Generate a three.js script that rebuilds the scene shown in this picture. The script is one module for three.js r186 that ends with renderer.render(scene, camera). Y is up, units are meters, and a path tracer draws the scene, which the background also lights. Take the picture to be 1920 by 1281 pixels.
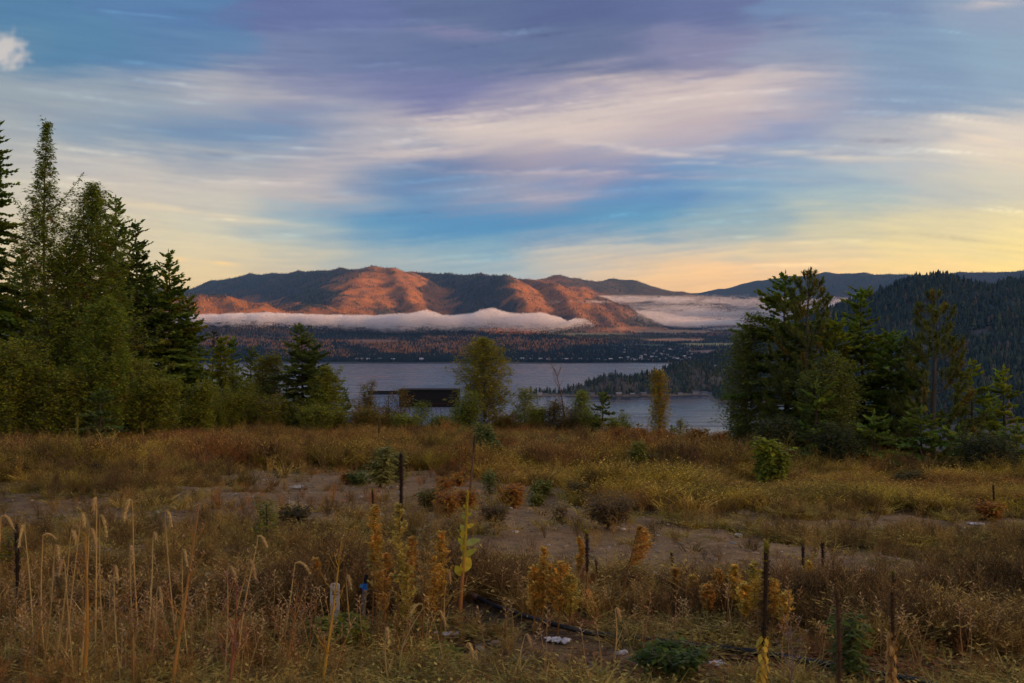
import * as THREE from 'three';
import { mergeGeometries } from 'three/addons/utils/BufferGeometryUtils.js';
import { createNoise2D, createNoise3D } from 'simplex-noise';

// ---------------------------------------------------------------- camera, sun, exposure
const FOCAL = 1870, HORIZON = 640.5, EYE = 1.7;               // lens in photo pixels, eye height above the field
const scene = new THREE.Scene();
const camera = new THREE.PerspectiveCamera(37.81, 1920 / 1281, 0.1, 40000);
camera.position.set(0, EYE, 0);
camera.lookAt(0, EYE, -100);
camera.focus = 24;
camera.userData.fStop = 5.6;
const renderer = new THREE.WebGLRenderer({ antialias: true });
renderer.toneMapping = THREE.LinearToneMapping;
renderer.toneMappingExposure = 1.5;
renderer.shadowMap.enabled = true;

const SUN = new THREE.Vector3(0.95, 0.112, 0.26).normalize();  // low, to the right and a little behind
const sun = new THREE.DirectionalLight(new THREE.Color().setRGB(1.0, 0.45, 0.16), 5);
sun.target.position.set(0, 0, -4000);
sun.position.copy(SUN).multiplyScalar(9000).add(sun.target.position);
sun.castShadow = true;
Object.assign(sun.shadow.camera, { left: -6000, right: 6000, top: 4000, bottom: -4000, near: 100, far: 24000 });
sun.shadow.camera.updateProjectionMatrix();
sun.shadow.radius = 1.5;
scene.add(sun, sun.target);
scene.fog = new THREE.FogExp2(new THREE.Color().setRGB(0.18, 0.46, 1.0), 3e-5);

// ---------------------------------------------------------------- small tools
function rngOf(seed) {
  let a = (seed * 2654435761) >>> 0;
  return () => { a = (a + 0x6d2b79f5) | 0; let t = Math.imul(a ^ (a >>> 15), 1 | a); t = (t + Math.imul(t ^ (t >>> 7), 61 | t)) ^ t; return ((t ^ (t >>> 14)) >>> 0) / 4294967296; };
}
const n2 = createNoise2D(rngOf(11)), n2b = createNoise2D(rngOf(23)), n3 = createNoise3D(rngOf(37));
const { clamp, lerp, smoothstep } = THREE.MathUtils;
const fbm = (x, y, oct = 4, f = n2) => { let s = 0, a = 0.5; for (let i = 0; i < oct; i++, a *= 0.5, x = x * 2.03 + 7.1, y = y * 2.03 - 3.7) s += a * f(x, y); return s; };
const lin = (v) => { v /= 255; return v <= 0.04045 ? v / 12.92 : Math.pow((v + 0.055) / 1.055, 2.4); };
const srgb = (r, g, b) => [lin(r), lin(g), lin(b)];
const mix3 = (a, b, t) => [a[0] + (b[0] - a[0]) * t, a[1] + (b[1] - a[1]) * t, a[2] + (b[2] - a[2]) * t];
const bearing = (px) => Math.atan((px - 960) / FOCAL);
const table = (rows, k) => (x) => {                            // piecewise linear
  if (x <= rows[0][0]) return rows[0][k];
  for (let i = 1; i < rows.length; i++) if (x <= rows[i][0]) return lerp(rows[i - 1][k], rows[i][k], (x - rows[i - 1][0]) / (rows[i][0] - rows[i - 1][0]));
  return rows[rows.length - 1][k];
};

// ---------------------------------------------------------------- sky: one computed dome of air and cirrus
{
  // [degrees up, then triples: degrees right of north, colour of the air and thin cloud there]
  const AIR = [];
  const row = (y, ...v) => { for (let i = 0; i < v.length; i += 4) AIR.push([v[i], y, ...srgb(v[i + 1], v[i + 2], v[i + 3])]); };
  row(10, 0, 84, 128, 166, 300, 88, 126, 170, 600, 100, 113, 160, 900, 92, 109, 149, 1100, 85, 101, 146, 1300, 95, 110, 156, 1600, 105, 135, 175, 1900, 128, 154, 184);
  row(100, 0, 95, 134, 165, 150, 84, 130, 166, 300, 94, 130, 170, 600, 114, 127, 165, 760, 103, 118, 158, 900, 95, 113, 153, 1100, 95, 111, 149, 1300, 128, 131, 165, 1500, 132, 147, 176, 1700, 114, 147, 181, 1900, 124, 158, 186);
  row(180, 0, 150, 162, 172, 200, 150, 162, 175, 420, 166, 168, 178, 600, 138, 143, 172, 800, 117, 122, 166, 1000, 142, 141, 170, 1200, 196, 182, 184, 1400, 204, 187, 184, 1550, 150, 158, 183, 1700, 118, 149, 183, 1900, 124, 157, 186);
  row(250, 0, 166, 172, 175, 200, 138, 157, 175, 400, 114, 143, 175, 550, 118, 144, 178, 700, 172, 169, 179, 900, 212, 197, 190, 1100, 212, 194, 187, 1300, 190, 175, 181, 1450, 130, 146, 183, 1650, 168, 174, 186, 1850, 220, 209, 196, 1920, 206, 198, 190);
  row(310, 0, 186, 184, 178, 200, 192, 188, 184, 400, 166, 171, 178, 600, 170, 168, 178, 750, 92, 124, 168, 900, 126, 132, 165, 1000, 176, 163, 173, 1100, 126, 138, 176, 1300, 116, 147, 186, 1500, 140, 165, 191, 1700, 182, 186, 190, 1920, 219, 207, 185);
  row(360, 0, 204, 196, 178, 200, 206, 196, 180, 400, 198, 191, 182, 600, 184, 177, 178, 750, 92, 137, 181, 900, 130, 150, 180, 1000, 158, 156, 176, 1200, 88, 138, 187, 1400, 118, 160, 191, 1600, 155, 180, 190, 1800, 186, 191, 185, 1920, 196, 195, 180);
  row(420, 0, 208, 196, 170, 200, 208, 198, 172, 400, 205, 201, 180, 550, 146, 173, 186, 700, 88, 147, 187, 900, 78, 142, 187, 1050, 68, 136, 182, 1200, 90, 153, 187, 1400, 150, 175, 181, 1600, 197, 196, 170, 1800, 217, 206, 165, 1920, 226, 211, 160);
  row(470, 0, 218, 202, 164, 200, 218, 203, 166, 400, 222, 206, 168, 550, 188, 189, 176, 700, 146, 171, 182, 900, 130, 168, 187, 1100, 187, 186, 180, 1300, 197, 191, 175, 1500, 217, 201, 165, 1700, 236, 215, 153, 1920, 242, 221, 147);
  row(520, 0, 226, 200, 150, 400, 229, 203, 150, 550, 214, 194, 155, 700, 168, 174, 171, 900, 162, 177, 181, 1050, 190, 185, 175, 1150, 227, 195, 150, 1300, 250, 200, 136, 1500, 248, 200, 136, 1700, 248, 211, 136, 1920, 250, 219, 130);
  row(570, 0, 228, 198, 148, 400, 230, 201, 148, 700, 190, 180, 165, 1050, 200, 185, 170, 1300, 248, 198, 138, 1920, 250, 214, 130);
  // loose cirrus and small clouds: [x, y, half length, half width, slope, strength, colour]
  const STREAKS = [
    [1130, 205, 400, 40, -0.15, 0.55, 214, 200, 194], [1380, 160, 190, 26, -0.12, 0.4, 208, 192, 190], [790, 276, 250, 26, -0.12, 0.5, 212, 198, 191], [560, 338, 240, 20, -0.06, 0.45, 207, 194, 186], [770, 334, 130, 15, 0.02, 0.65, 84, 130, 174], [960, 318, 170, 9, -0.03, 0.4, 110, 134, 172], [980, 418, 400, 26, 0.0, 0.4, 70, 138, 186], [1180, 352, 260, 10, 0.02, 0.35, 96, 142, 186], [430, 240, 150, 18, 0.05, 0.4, 112, 142, 176],
    [390, 402, 190, 9, 0.14, 0.75, 228, 212, 180], [230, 380, 140, 7, 0.1, 0.5, 226, 208, 172], [415, 493, 34, 3.5, 0.08, 0.9, 252, 214, 140], [336, 488, 18, 2.5, 0.1, 0.7, 250, 212, 145],
    [1230, 285, 260, 6, 0.11, 0.5, 226, 210, 200], [1100, 326, 320, 6, 0.02, 0.6, 196, 182, 188], [1000, 372, 180, 7, -0.05, 0.5, 188, 176, 186], [1560, 292, 260, 7, 0.06, 0.45, 226, 214, 196],
    [1300, 310, 170, 4, 0.02, 0.45, 196, 192, 200], [600, 372, 100, 8, 0.0, 0.5, 200, 188, 180], [560, 185, 260, 12, 0.12, 0.35, 198, 190, 190], [1150, 464, 200, 8, -0.04, 0.4, 214, 204, 184],
    [820, 492, 160, 4, -0.02, 0.35, 196, 196, 186], [1300, 508, 220, 4, -0.02, 0.5, 244, 204, 160], [850, 62, 130, 12, 0.08, 0.28, 166, 152, 182], [1860, 6, 70, 7, -0.05, 0.6, 196, 188, 192],
    [1420, 355, 200, 4, -0.01, 0.3, 176, 194, 200], [920, 270, 330, 16, -0.12, 0.3, 222, 204, 194], [1480, 476, 300, 6, -0.03, 0.35, 244, 216, 160], [1850, 258, 60, 8, 0.2, 0.5, 240, 218, 190],
    [480, 560, 120, 5, 0, 0.4, 246, 212, 160], [700, 470, 140, 4, -0.05, 0.3, 190, 190, 186],
  ];
  const WISPS = [], RW = rngOf(41);
  for (let k = 0; k < 110; k++) { const x = -60 + 2040 * RW(), y = 20 + 480 * RW(); WISPS.push([x, y, 40 + 150 * RW() * RW(), 1.2 + 3.2 * RW(), 0.12 * Math.cos((x - 150) / 300) + 0.06 * (RW() - 0.5), (0.1 + 0.22 * RW()) * (RW() < 0.25 ? -0.6 : 1)]); }
  const W = 4096, H = 2048, data = new Float32Array(W * H * 4), ZENITH = srgb(128, 140, 172), DUSK = srgb(150, 140, 160);
  const air = (x, y, out) => {
    let s = 0, r = 0, g = 0, b = 0;
    for (let i = 0; i < AIR.length; i++) {
      const p = AIR[i], dy = (y - p[1]) / 36; if (dy > 3.6 || dy < -3.6) continue;
      const dx = (x - p[0]) / 105, q = dx * dx + dy * dy; if (q > 14) continue;
      const w = Math.exp(-q); s += w; r += w * p[2]; g += w * p[3]; b += w * p[4];
    }
    out[0] = r / s; out[1] = g / s; out[2] = b / s; return s;
  };
  const c = [0, 0, 0], sunBearing = Math.atan2(SUN.x, -SUN.z);
  for (let j = 0; j < H; j++) {
    const el = ((j + 0.5) / H - 0.5) * Math.PI;
    for (let i = 0; i < W; i++) {
      const o = (j * W + i) * 4; data[o + 3] = 1;
      if (el < -0.002) { data[o] = 0.1; data[o + 1] = 0.1; data[o + 2] = 0.1; continue; }
      const az0 = ((i + 0.5) / W - 0.5) * 2 * Math.PI + Math.PI / 2, az = az0 > Math.PI ? az0 - 2 * Math.PI : az0, off = Math.abs(az);
      const inside = 1 - smoothstep(off, 0.46, 0.8);
      let x = off < 0.48 ? 960 + FOCAL * Math.tan(az) : 960 + Math.sign(az) * (FOCAL * Math.tan(0.48) + (off - 0.48) * 500), y = HORIZON - FOCAL * Math.tan(Math.min(el, 1.2)) / Math.max(0.87, Math.cos(Math.min(off, 0.5)));
      // cirrus is drawn out sideways: bend the place that is looked up by long, thin noise
      const k = inside > 0 ? 1 : 0, wx = x / 520, tilt = 36 * Math.sin((x - 150) / 300), wy = (y - tilt) / 46;
      const s1 = fbm(wx, wy, k ? 5 : 3), s2 = fbm(wx * 1.7 + 5, wy * 0.6 + 9, k ? 4 : 2, n2b);
      const s3 = k ? fbm(x / 190, (y - tilt) / 10, 4, n2b) : 0, s4 = k ? fbm(x / 70, (y - tilt * 1.2) / 4.5, 2) : 0;
      const bx = clamp(x, -60, 1980), by = clamp(y, 5, 575);
      air(bx + s2 * 90, clamp(by + s1 * 20 + s3 * 10 + s4 * 2, 5, 575), c);
      let r = c[0], g = c[1], b = c[2];
      const v = 1 + 0.07 * s1 + 0.075 * s3 + 0.02 * s4; r *= v; g *= v; b *= 1 + 0.04 * s1 + 0.045 * s3 + 0.012 * s4;
      if (k) for (const t of STREAKS) {
        const ux = (x - t[0]) / t[2]; if (ux > 1.6 || ux < -1.6) continue;
        const uy = (y - t[1] - (x - t[0]) * t[4] + s1 * 9 + s3 * 5) / t[3] / (1 + 0.5 * s2); if (uy > 2.5 || uy < -2.5) continue;
        const a = t[5] * Math.exp(-ux * ux * 1.6 - uy * uy * 1.3) * clamp(0.8 + s3 * 0.9 + s2 * 0.5, 0, 1.2);
        r = lerp(r, lin(t[6]), a); g = lerp(g, lin(t[7]), a); b = lerp(b, lin(t[8]), a);
      }
      if (k) for (const t of WISPS) { const ux = (x - t[0]) / t[2]; if (ux > 1.7 || ux < -1.7) continue; const uy = (y - t[1] - (x - t[0]) * t[4] + s3 * 4) / t[3]; if (uy > 2.4 || uy < -2.4) continue; const a = 1 + t[5] * Math.exp(-ux * ux * 1.4 - uy * uy * (uy > 0 ? 0.6 : 1.6)) * clamp(0.8 + s4 * 1.2, 0, 1.3); r *= a; g *= a; b *= 1 + (a - 1) * 0.75; }
      { // the small cumulus puff
        const ux = (x + 4) / 60, uy = (y - 96) / 44, q = Math.sqrt(ux * ux + uy * uy) + 0.5 * fbm(x / 44, y / 38, 4), a = 0.82 * (1 - smoothstep(q, 0.3, 1.1));
        if (off < 0.6 && a > 0) { r = lerp(r, lin(214), a); g = lerp(g, lin(205), a); b = lerp(b, lin(198), a); }
      }
      // outside the view: the same sky goes on, warmer round the low sun, dusky opposite
      const high = smoothstep(y, -900, -20);
      r = lerp(ZENITH[0], r, high); g = lerp(ZENITH[1], g, high); b = lerp(ZENITH[2], b, high);
      const back = smoothstep(off, 0.8, 2.2) * (1 - smoothstep(el, 0.1, 0.7)) * 0.5;
      r = lerp(r, DUSK[0], back); g = lerp(g, DUSK[1], back); b = lerp(b, DUSK[2], back);
const ga = Math.abs(Math.atan2(Math.sin(az - sunBearing), Math.cos(az - sunBearing))) / 0.62, ge = (el - 0.1) / 0.5, glow = 3.2 * Math.exp(-Math.pow(ga * ga + ge * ge, 0.8));
      const haze = 3e-5 * Math.min(13500, 900 / Math.tan(Math.max(el, 0.02))); r *= Math.exp(haze * 0.85); g *= Math.exp(haze * 0.7); b *= Math.exp(haze * 0.5);  // what the haze below takes away
      data[o] = (r + glow * 1.0) / 1.5; data[o + 1] = (g + glow * 0.60) / 1.5; data[o + 2] = (b + glow * 0.22) / 1.5;
    }
  }
  const sky = new THREE.DataTexture(data, W, H, THREE.RGBAFormat, THREE.FloatType);
  sky.mapping = THREE.EquirectangularReflectionMapping; sky.magFilter = THREE.LinearFilter; sky.needsUpdate = true;
  scene.background = sky; scene.environment = sky;
}

// ---------------------------------------------------------------- naming and mesh building
const taken = new Map();
function numbered(name) { const n = taken.get(name) ?? 0; taken.set(name, n + 1); return n ? `${name}_${String(n).padStart(3, '0')}` : name; }
function tag(o, label, category, group, kind) {
  o.userData.label = label; if (category) o.userData.category = category;
  if (group) o.userData.group = group; if (kind) o.userData.kind = kind;
  return o;
}
function base(name, x, y, z, turn = 0) { const o = new THREE.Group(); o.name = numbered(name); o.position.set(x, y, z); o.rotation.y = turn; scene.add(o); return o; }
class MB {                                                      // collects triangles, then makes ONE named mesh
  constructor() { this.p = []; this.n = []; this.c = []; this.u = []; this.i = []; }
  vert(x, y, z, nx, ny, nz, c, u = 0, v = 0) { this.p.push(x, y, z); this.n.push(nx, ny, nz); this.c.push(c[0], c[1], c[2]); this.u.push(u, v); return this.p.length / 3 - 1; }
  tri(a, b, c, col) {
    const ux = b[0] - a[0], uy = b[1] - a[1], uz = b[2] - a[2], vx = c[0] - a[0], vy = c[1] - a[1], vz = c[2] - a[2];
    let nx = uy * vz - uz * vy, ny = uz * vx - ux * vz, nz = ux * vy - uy * vx; const l = Math.hypot(nx, ny, nz) || 1; nx /= l; ny /= l; nz /= l;
    const s = this.vert(...a, nx, ny, nz, col), t = this.vert(...b, nx, ny, nz, col, 1), w = this.vert(...c, nx, ny, nz, col, 0, 1); this.i.push(s, t, w);
  }
  quad(a, b, c, d, col) {
    const ux = c[0] - a[0], uy = c[1] - a[1], uz = c[2] - a[2], vx = d[0] - b[0], vy = d[1] - b[1], vz = d[2] - b[2];
    let nx = uy * vz - uz * vy, ny = uz * vx - ux * vz, nz = ux * vy - uy * vx; const l = Math.hypot(nx, ny, nz) || 1; nx /= l; ny /= l; nz /= l;
    const s = [this.vert(...a, nx, ny, nz, col, 0, 0), this.vert(...b, nx, ny, nz, col, 1, 0), this.vert(...c, nx, ny, nz, col, 1, 1), this.vert(...d, nx, ny, nz, col, 0, 1)];
    this.i.push(s[0], s[1], s[2], s[0], s[2], s[3]);
  }
  leaf(o, d, s, len, wid, col, mid = 0.45) {                    // a pointed leaf from o along d, widest at mid along s
    const m = [o[0] + d[0] * len * mid, o[1] + d[1] * len * mid, o[2] + d[2] * len * mid], w = wid / 2;
    this.quad(o, [m[0] + s[0] * w, m[1] + s[1] * w, m[2] + s[2] * w], [o[0] + d[0] * len, o[1] + d[1] * len, o[2] + d[2] * len], [m[0] - s[0] * w, m[1] - s[1] * w, m[2] - s[2] * w], col);
  }
  tube(pts, rad, sides, col, cap = false) {                     // rad(t), col(t) or a colour
    const L = pts.length, ring = [], colAt = typeof col === 'function' ? col : () => col; let ux = 1, uy = 0, uz = 0;
    for (let k = 0; k < L; k++) {
      const a = pts[Math.max(0, k - 1)], b = pts[Math.min(L - 1, k + 1)]; let dx = b[0] - a[0], dy = b[1] - a[1], dz = b[2] - a[2]; const l = Math.hypot(dx, dy, dz) || 1; dx /= l; dy /= l; dz /= l;
      if (k === 0) { if (Math.abs(dx) > 0.9) { ux = 0; uy = 1; } }
      const q = ux * dx + uy * dy + uz * dz; ux -= q * dx; uy -= q * dy; uz -= q * dz; const m = Math.hypot(ux, uy, uz) || 1; ux /= m; uy /= m; uz /= m;
      const wx = dy * uz - dz * uy, wy = dz * ux - dx * uz, wz = dx * uy - dy * ux, t = k / (L - 1), r = rad(t), c = colAt(t), row = [];
      for (let s = 0; s < sides; s++) { const f = s / sides * 2 * Math.PI, cs = Math.cos(f), sn = Math.sin(f), nx = ux * cs + wx * sn, ny = uy * cs + wy * sn, nz = uz * cs + wz * sn; row.push(this.vert(pts[k][0] + nx * r, pts[k][1] + ny * r, pts[k][2] + nz * r, nx, ny, nz, c, s / sides, t)); }
      ring.push(row);
    }
    for (let k = 0; k + 1 < L; k++) for (let s = 0; s < sides; s++) { const e = (s + 1) % sides; this.i.push(ring[k][s], ring[k][e], ring[k + 1][e], ring[k][s], ring[k + 1][e], ring[k + 1][s]); }
    if (cap) for (let s = 1; s + 1 < sides; s++) { this.i.push(ring[L - 1][0], ring[L - 1][s], ring[L - 1][s + 1]); this.i.push(ring[0][0], ring[0][s + 1], ring[0][s]); }
  }
  box(x, y, z, w, h, d, col) {                                  // centred in x and z, standing on y
    const X = [x - w / 2, x + w / 2], Y = [y, y + h], Z = [z - d / 2, z + d / 2], q = (a, b, c, e) => this.quad(a, b, c, e, col), P = (i, j, k) => [X[i], Y[j], Z[k]];
    q(P(0, 0, 1), P(1, 0, 1), P(1, 1, 1), P(0, 1, 1)); q(P(1, 0, 0), P(0, 0, 0), P(0, 1, 0), P(1, 1, 0)); q(P(1, 0, 1), P(1, 0, 0), P(1, 1, 0), P(1, 1, 1));
    q(P(0, 0, 0), P(0, 0, 1), P(0, 1, 1), P(0, 1, 0)); q(P(0, 1, 1), P(1, 1, 1), P(1, 1, 0), P(0, 1, 0)); q(P(0, 0, 0), P(1, 0, 0), P(1, 0, 1), P(0, 0, 1));
  }
  geo() {
    const g = new THREE.BufferGeometry();
    g.setAttribute('position', new THREE.BufferAttribute(new Float32Array(this.p), 3)); g.setAttribute('normal', new THREE.BufferAttribute(new Float32Array(this.n), 3));
    g.setAttribute('color', new THREE.BufferAttribute(new Float32Array(this.c), 3)); g.setAttribute('uv', new THREE.BufferAttribute(new Float32Array(this.u), 2));
    g.setIndex(new THREE.BufferAttribute(new Uint32Array(this.i), 1)); return g;
  }
  build(name, mat, parent = scene) { return meshOf(name, this.geo(), mat, parent); }
}
function meshOf(name, geo, mat, parent = scene) { const m = new THREE.Mesh(geo, mat); m.name = parent === scene ? numbered(name) : name; m.castShadow = m.receiveShadow = true; parent.add(m); return m; }
function instanced(name, geo, mat, matrices, colors) {
  const m = new THREE.InstancedMesh(geo, mat, matrices.length / 16); m.instanceMatrix.array.set(matrices);
  if (colors) { m.instanceColor = new THREE.InstancedBufferAttribute(new Float32Array(colors), 3); }
  m.name = numbered(name); m.castShadow = m.receiveShadow = true; m.userData.kind = 'stuff'; scene.add(m); return m;
}
const putMatrix = (out, x, y, z, sx, sy, sz, turn, tiltX = 0, tiltZ = 0) => {
  const c = Math.cos(turn), s = Math.sin(turn);
  out.push(c * sx, 0, -s * sx, 0, tiltX * sy, sy, tiltZ * sy, 0, s * sz, 0, c * sz, 0, x, y, z, 1);
};
const plain = new THREE.MeshStandardMaterial({ vertexColors: true, roughness: 0.95 });
const foliage = new THREE.MeshPhysicalMaterial({ vertexColors: true, roughness: 0.9, transmission: 0.5, thickness: 0, side: THREE.DoubleSide, specularIntensity: 0.3 });
const plain2 = new THREE.MeshStandardMaterial({ vertexColors: true, roughness: 0.95, side: THREE.DoubleSide });
const dryStalk = new THREE.MeshPhysicalMaterial({ vertexColors: true, roughness: 0.9, transmission: 0.25, thickness: 0, side: THREE.DoubleSide, specularIntensity: 0.3 });

// ---------------------------------------------------------------- land and water far off
const LAKE = EYE - 80;
const spot = (px, py, d) => [(px - 960) / FOCAL * d, EYE + (HORIZON - py) / FOCAL * d, -d];
function ridgeSet(list) {                                       // list: [fall per metre, [px, py, d], ...] -> height(x, z)
  const seg = [];
  for (const [k, ...pts] of list) for (let i = 0; i + 1 < pts.length; i++) { const a = spot(...pts[i]), b = spot(...pts[i + 1]); seg.push([a[0], a[1], a[2], b[0] - a[0], b[1] - a[1], b[2] - a[2], k, 1 / ((b[0] - a[0]) ** 2 + (b[2] - a[2]) ** 2)]); }
  return (x, z, floor, soft) => {
    let h = floor;
    for (const s of seg) {
      const t = clamp(((x - s[0]) * s[3] + (z - s[2]) * s[5]) * s[7], 0, 1), dx = x - s[0] - t * s[3], dz = z - s[2] - t * s[5];
      const dist = Math.sqrt(dx * dx + dz * dz), r = s[1] + t * s[4] - s[6] * (Math.sqrt(dist * dist + 900) - 30);
      if (r < h - soft) continue;
      const m = Math.max(soft - Math.abs(h - r), 0) / soft; h = Math.max(h, r) + m * m * soft * 0.25;
    }
    return h;
  };
}
const farRidges = ridgeSet([
  [0.58, [180, 590, 11000], [300, 560, 10500], [350, 546, 10200], [400, 527, 9900], [470, 516, 9300], [560, 510, 8600], [640, 505, 7950], [700, 503, 7500], [735, 506, 7500], [775, 511, 7700]],
  [0.35, [690, 504, 7500], [668, 525, 7050], [650, 556, 6500], [636, 594, 5900]],
  [0.55, [738, 509, 7450], [752, 536, 7000], [778, 576, 6500], [800, 600, 6000]],
  [0.60, [770, 509, 8400], [840, 516, 8050], [900, 515, 7550], [948, 519, 7000], [966, 541, 6700], [984, 572, 6250], [1002, 604, 5800]],
  [0.60, [955, 519, 8100], [1005, 527, 7650], [1040, 535, 7150], [1060, 556, 6750], [1085, 592, 6250]],
  [0.60, [1045, 538, 7900], [1085, 547, 7300], [1112, 567, 6900], [1142, 607, 6300]],
  [0.50, [1100, 549, 7600], [1135, 562, 7200], [1170, 595, 6700]],
  [0.34, [300, 545, 5500], [360, 556, 5450], [410, 560, 5400], [450, 566, 5400], [490, 580, 5350], [540, 596, 5300]],
  [0.34, [480, 590, 5700], [560, 575, 5750], [595, 577, 5700], [640, 590, 5600], [680, 600, 5500]],
  [0.40, [980, 536, 9300], [1005, 527, 9300], [1045, 519, 9400], [1080, 523, 9500], [1110, 530, 9500], [1150, 525, 9900], [1185, 527, 9900], [1230, 542, 9900], [1280, 550, 9900], [1320, 556, 9900]],
  [0.45, [1200, 560, 12900], [1300, 551, 12500], [1350, 543, 12200], [1420, 527, 11800], [1480, 520, 11400], [1550, 513, 10900], [1620, 513, 10500], [1700, 516, 10000], [1800, 514, 9500], [1950, 505, 9000], [2300, 480, 8600], [2700, 470, 8300]],
]);
const floorLeft = table([[3500, -95], [3650, -78.6], [3800, -66], [4300, -22], [4800, 26], [5300, 50], [6000, 84], [7000, 150], [9000, 200], [12000, 220]], 1);
const floorRight = table([[3500, -95], [3650, -78.6], [3900, -70], [4600, -40], [5400, 8], [6500, 58], [8000, 96], [10000, 130], [12000, 190]], 1);
function farHeight(x, z) {
  const d = -z, px = 960 + FOCAL * x / d, side = smoothstep(px, 960, 1240);
  const shore = d + 60 * n2(x / 900, 3.3) + 20 * n2(x / 220, 8.1);
  const f = lerp(floorLeft(shore), floorRight(shore), side), inland = smoothstep(d, 3700, 4600);
  const h = farRidges(x, z, f, 55), above = clamp((h - f) / 120, 0, 1);
  const gully = (1 - Math.abs(n2(x / 420, z / 620))) * 26 - 15 + 5 * n2(x / 120, z / 200);
  return h + inland * ((0.15 + 0.85 * above) * gully * (1 - 0.75 * smoothstep(h - f, 220, 380)) + 7 * n2b(x / 700, z / 500));
}
const bands = (x, z) => fbm(x / 620 + 3, z / 260 - 2, 4, n2b);
const FIELDS = [[1262, 622, 80, 3.4, [0.30, 0.20, 0.11]], [1190, 617, 60, 4, [0.24, 0.13, 0.07]], [1340, 646, 66, 2.6, [0.30, 0.29, 0.12]], [1270, 638, 60, 3, [0.24, 0.16, 0.10]], [1330, 660, 46, 3.4, [0.24, 0.15, 0.11]], [700, 640, 50, 2.4, [0.28, 0.14, 0.08]], [1210, 648, 40, 2, [0.10, 0.14, 0.06]], [1110, 627, 70, 2.5, [0.09, 0.12, 0.06]]];
function fieldAt(x, z, h) {
  const d = -z, px = 960 + FOCAL * x / d, py = HORIZON + (EYE - h) / d * FOCAL;
  for (const f of FIELDS) { const q = ((px - f[0]) / f[2]) ** 2 + ((py - f[1]) / f[3]) ** 2 + 0.5 * n2(x / 160, z / 300); if (q < 1) return f[4]; }
  return null;
}
// bare, burnt and autumn-coloured trees, plus sunlit warmth painted onto the mountain spurs: [px, py, reach, reach, share]
const STANDS_AND_SUNLIT = [[715, 535, 95, 40, 1], [800, 570, 60, 36, 1], [660, 575, 50, 26, 0.8], [1005, 558, 62, 52, 1], [1070, 560, 46, 34, 0.95], [1120, 585, 60, 34, 0.6], [430, 578, 140, 22, 1], [600, 590, 100, 15, 0.9], [430, 640, 90, 14, 0.72], [560, 650, 70, 18, 0.7], [690, 643, 60, 6, 0.85], [640, 664, 46, 9, 0.66], [745, 654, 60, 16, 0.76], [820, 642, 40, 11, 0.64], [885, 652, 60, 22, 0.74], [950, 640, 40, 11, 0.68], [1010, 650, 60, 9, 0.6], [1075, 641, 90, 7, 0.6], [960, 622, 60, 7, 0.9], [1160, 620, 90, 8, 0.6], [250, 600, 150, 50, 0.8], [1330, 625, 90, 6, 0.5]];
const rusty = (x, z, h) => {                                    // 0 dark evergreen and shaded faces ... 1 autumn wood and painted sunlit spurs
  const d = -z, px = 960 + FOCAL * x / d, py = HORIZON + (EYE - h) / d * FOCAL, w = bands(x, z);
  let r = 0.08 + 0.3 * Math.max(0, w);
  for (const t of STANDS_AND_SUNLIT) { const q = Math.hypot((px - t[0]) / t[2], (py - t[1]) / t[3]) + 0.7 * w; r = Math.max(r, t[4] * (1 - smoothstep(q, 0.75, 1.15)) * (0.85 + 0.4 * n2(x / 90, z / 140))); }
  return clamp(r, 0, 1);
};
function gridMesh(name, us, vs, at, colour, mat) {
  const U = us.length, V = vs.length, p = new Float32Array(U * V * 3), c = new Float32Array(U * V * 3), uv = new Float32Array(U * V * 2), idx = new Uint32Array((U - 1) * (V - 1) * 6);
  let k = 0;
  for (let j = 0; j < V; j++) for (let i = 0; i < U; i++, k++) { const q = at(us[i], vs[j]), col = colour(q[0], q[1], q[2]); p.set(q, k * 3); c.set(col, k * 3); uv[k * 2] = q[0]; uv[k * 2 + 1] = q[2]; }
  k = 0;
  for (let j = 0; j + 1 < V; j++) for (let i = 0; i + 1 < U; i++) { const a = j * U + i, b = a + 1, e = a + U, f = e + 1; idx[k++] = a; idx[k++] = b; idx[k++] = f; idx[k++] = a; idx[k++] = f; idx[k++] = e; }
  const g = new THREE.BufferGeometry();
  g.setAttribute('position', new THREE.BufferAttribute(p, 3)); g.setAttribute('color', new THREE.BufferAttribute(c, 3)); g.setAttribute('uv', new THREE.BufferAttribute(uv, 2)); g.setIndex(new THREE.BufferAttribute(idx, 1)); g.computeVertexNormals();
  const m = meshOf(name, g, mat); m.userData.kind = 'structure'; return m;
}
const steps = (a, b, n, f = (t) => t) => Array.from({ length: n + 1 }, (_, i) => lerp(a, b, f(i / n)));
const soil = new THREE.MeshStandardMaterial({ vertexColors: true, roughness: 1, side: THREE.DoubleSide });
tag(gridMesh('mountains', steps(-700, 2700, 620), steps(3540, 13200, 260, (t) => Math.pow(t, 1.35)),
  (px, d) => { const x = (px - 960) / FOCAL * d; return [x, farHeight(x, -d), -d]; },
  (x, y, z) => { const f = fieldAt(x, z, y); if (f) return f; const r = rusty(x, z, y); return mix3([0.018, 0.036, 0.038], [0.36, 0.15, 0.045], r * (0.8 + 0.3 * n2(x / 60, z / 90))); }, soil),  // sunlit spurs get the warm ground colour, shaded faces the dark one
  'long mountain with orange sunlit spurs across the lake', 'mountain');

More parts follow.
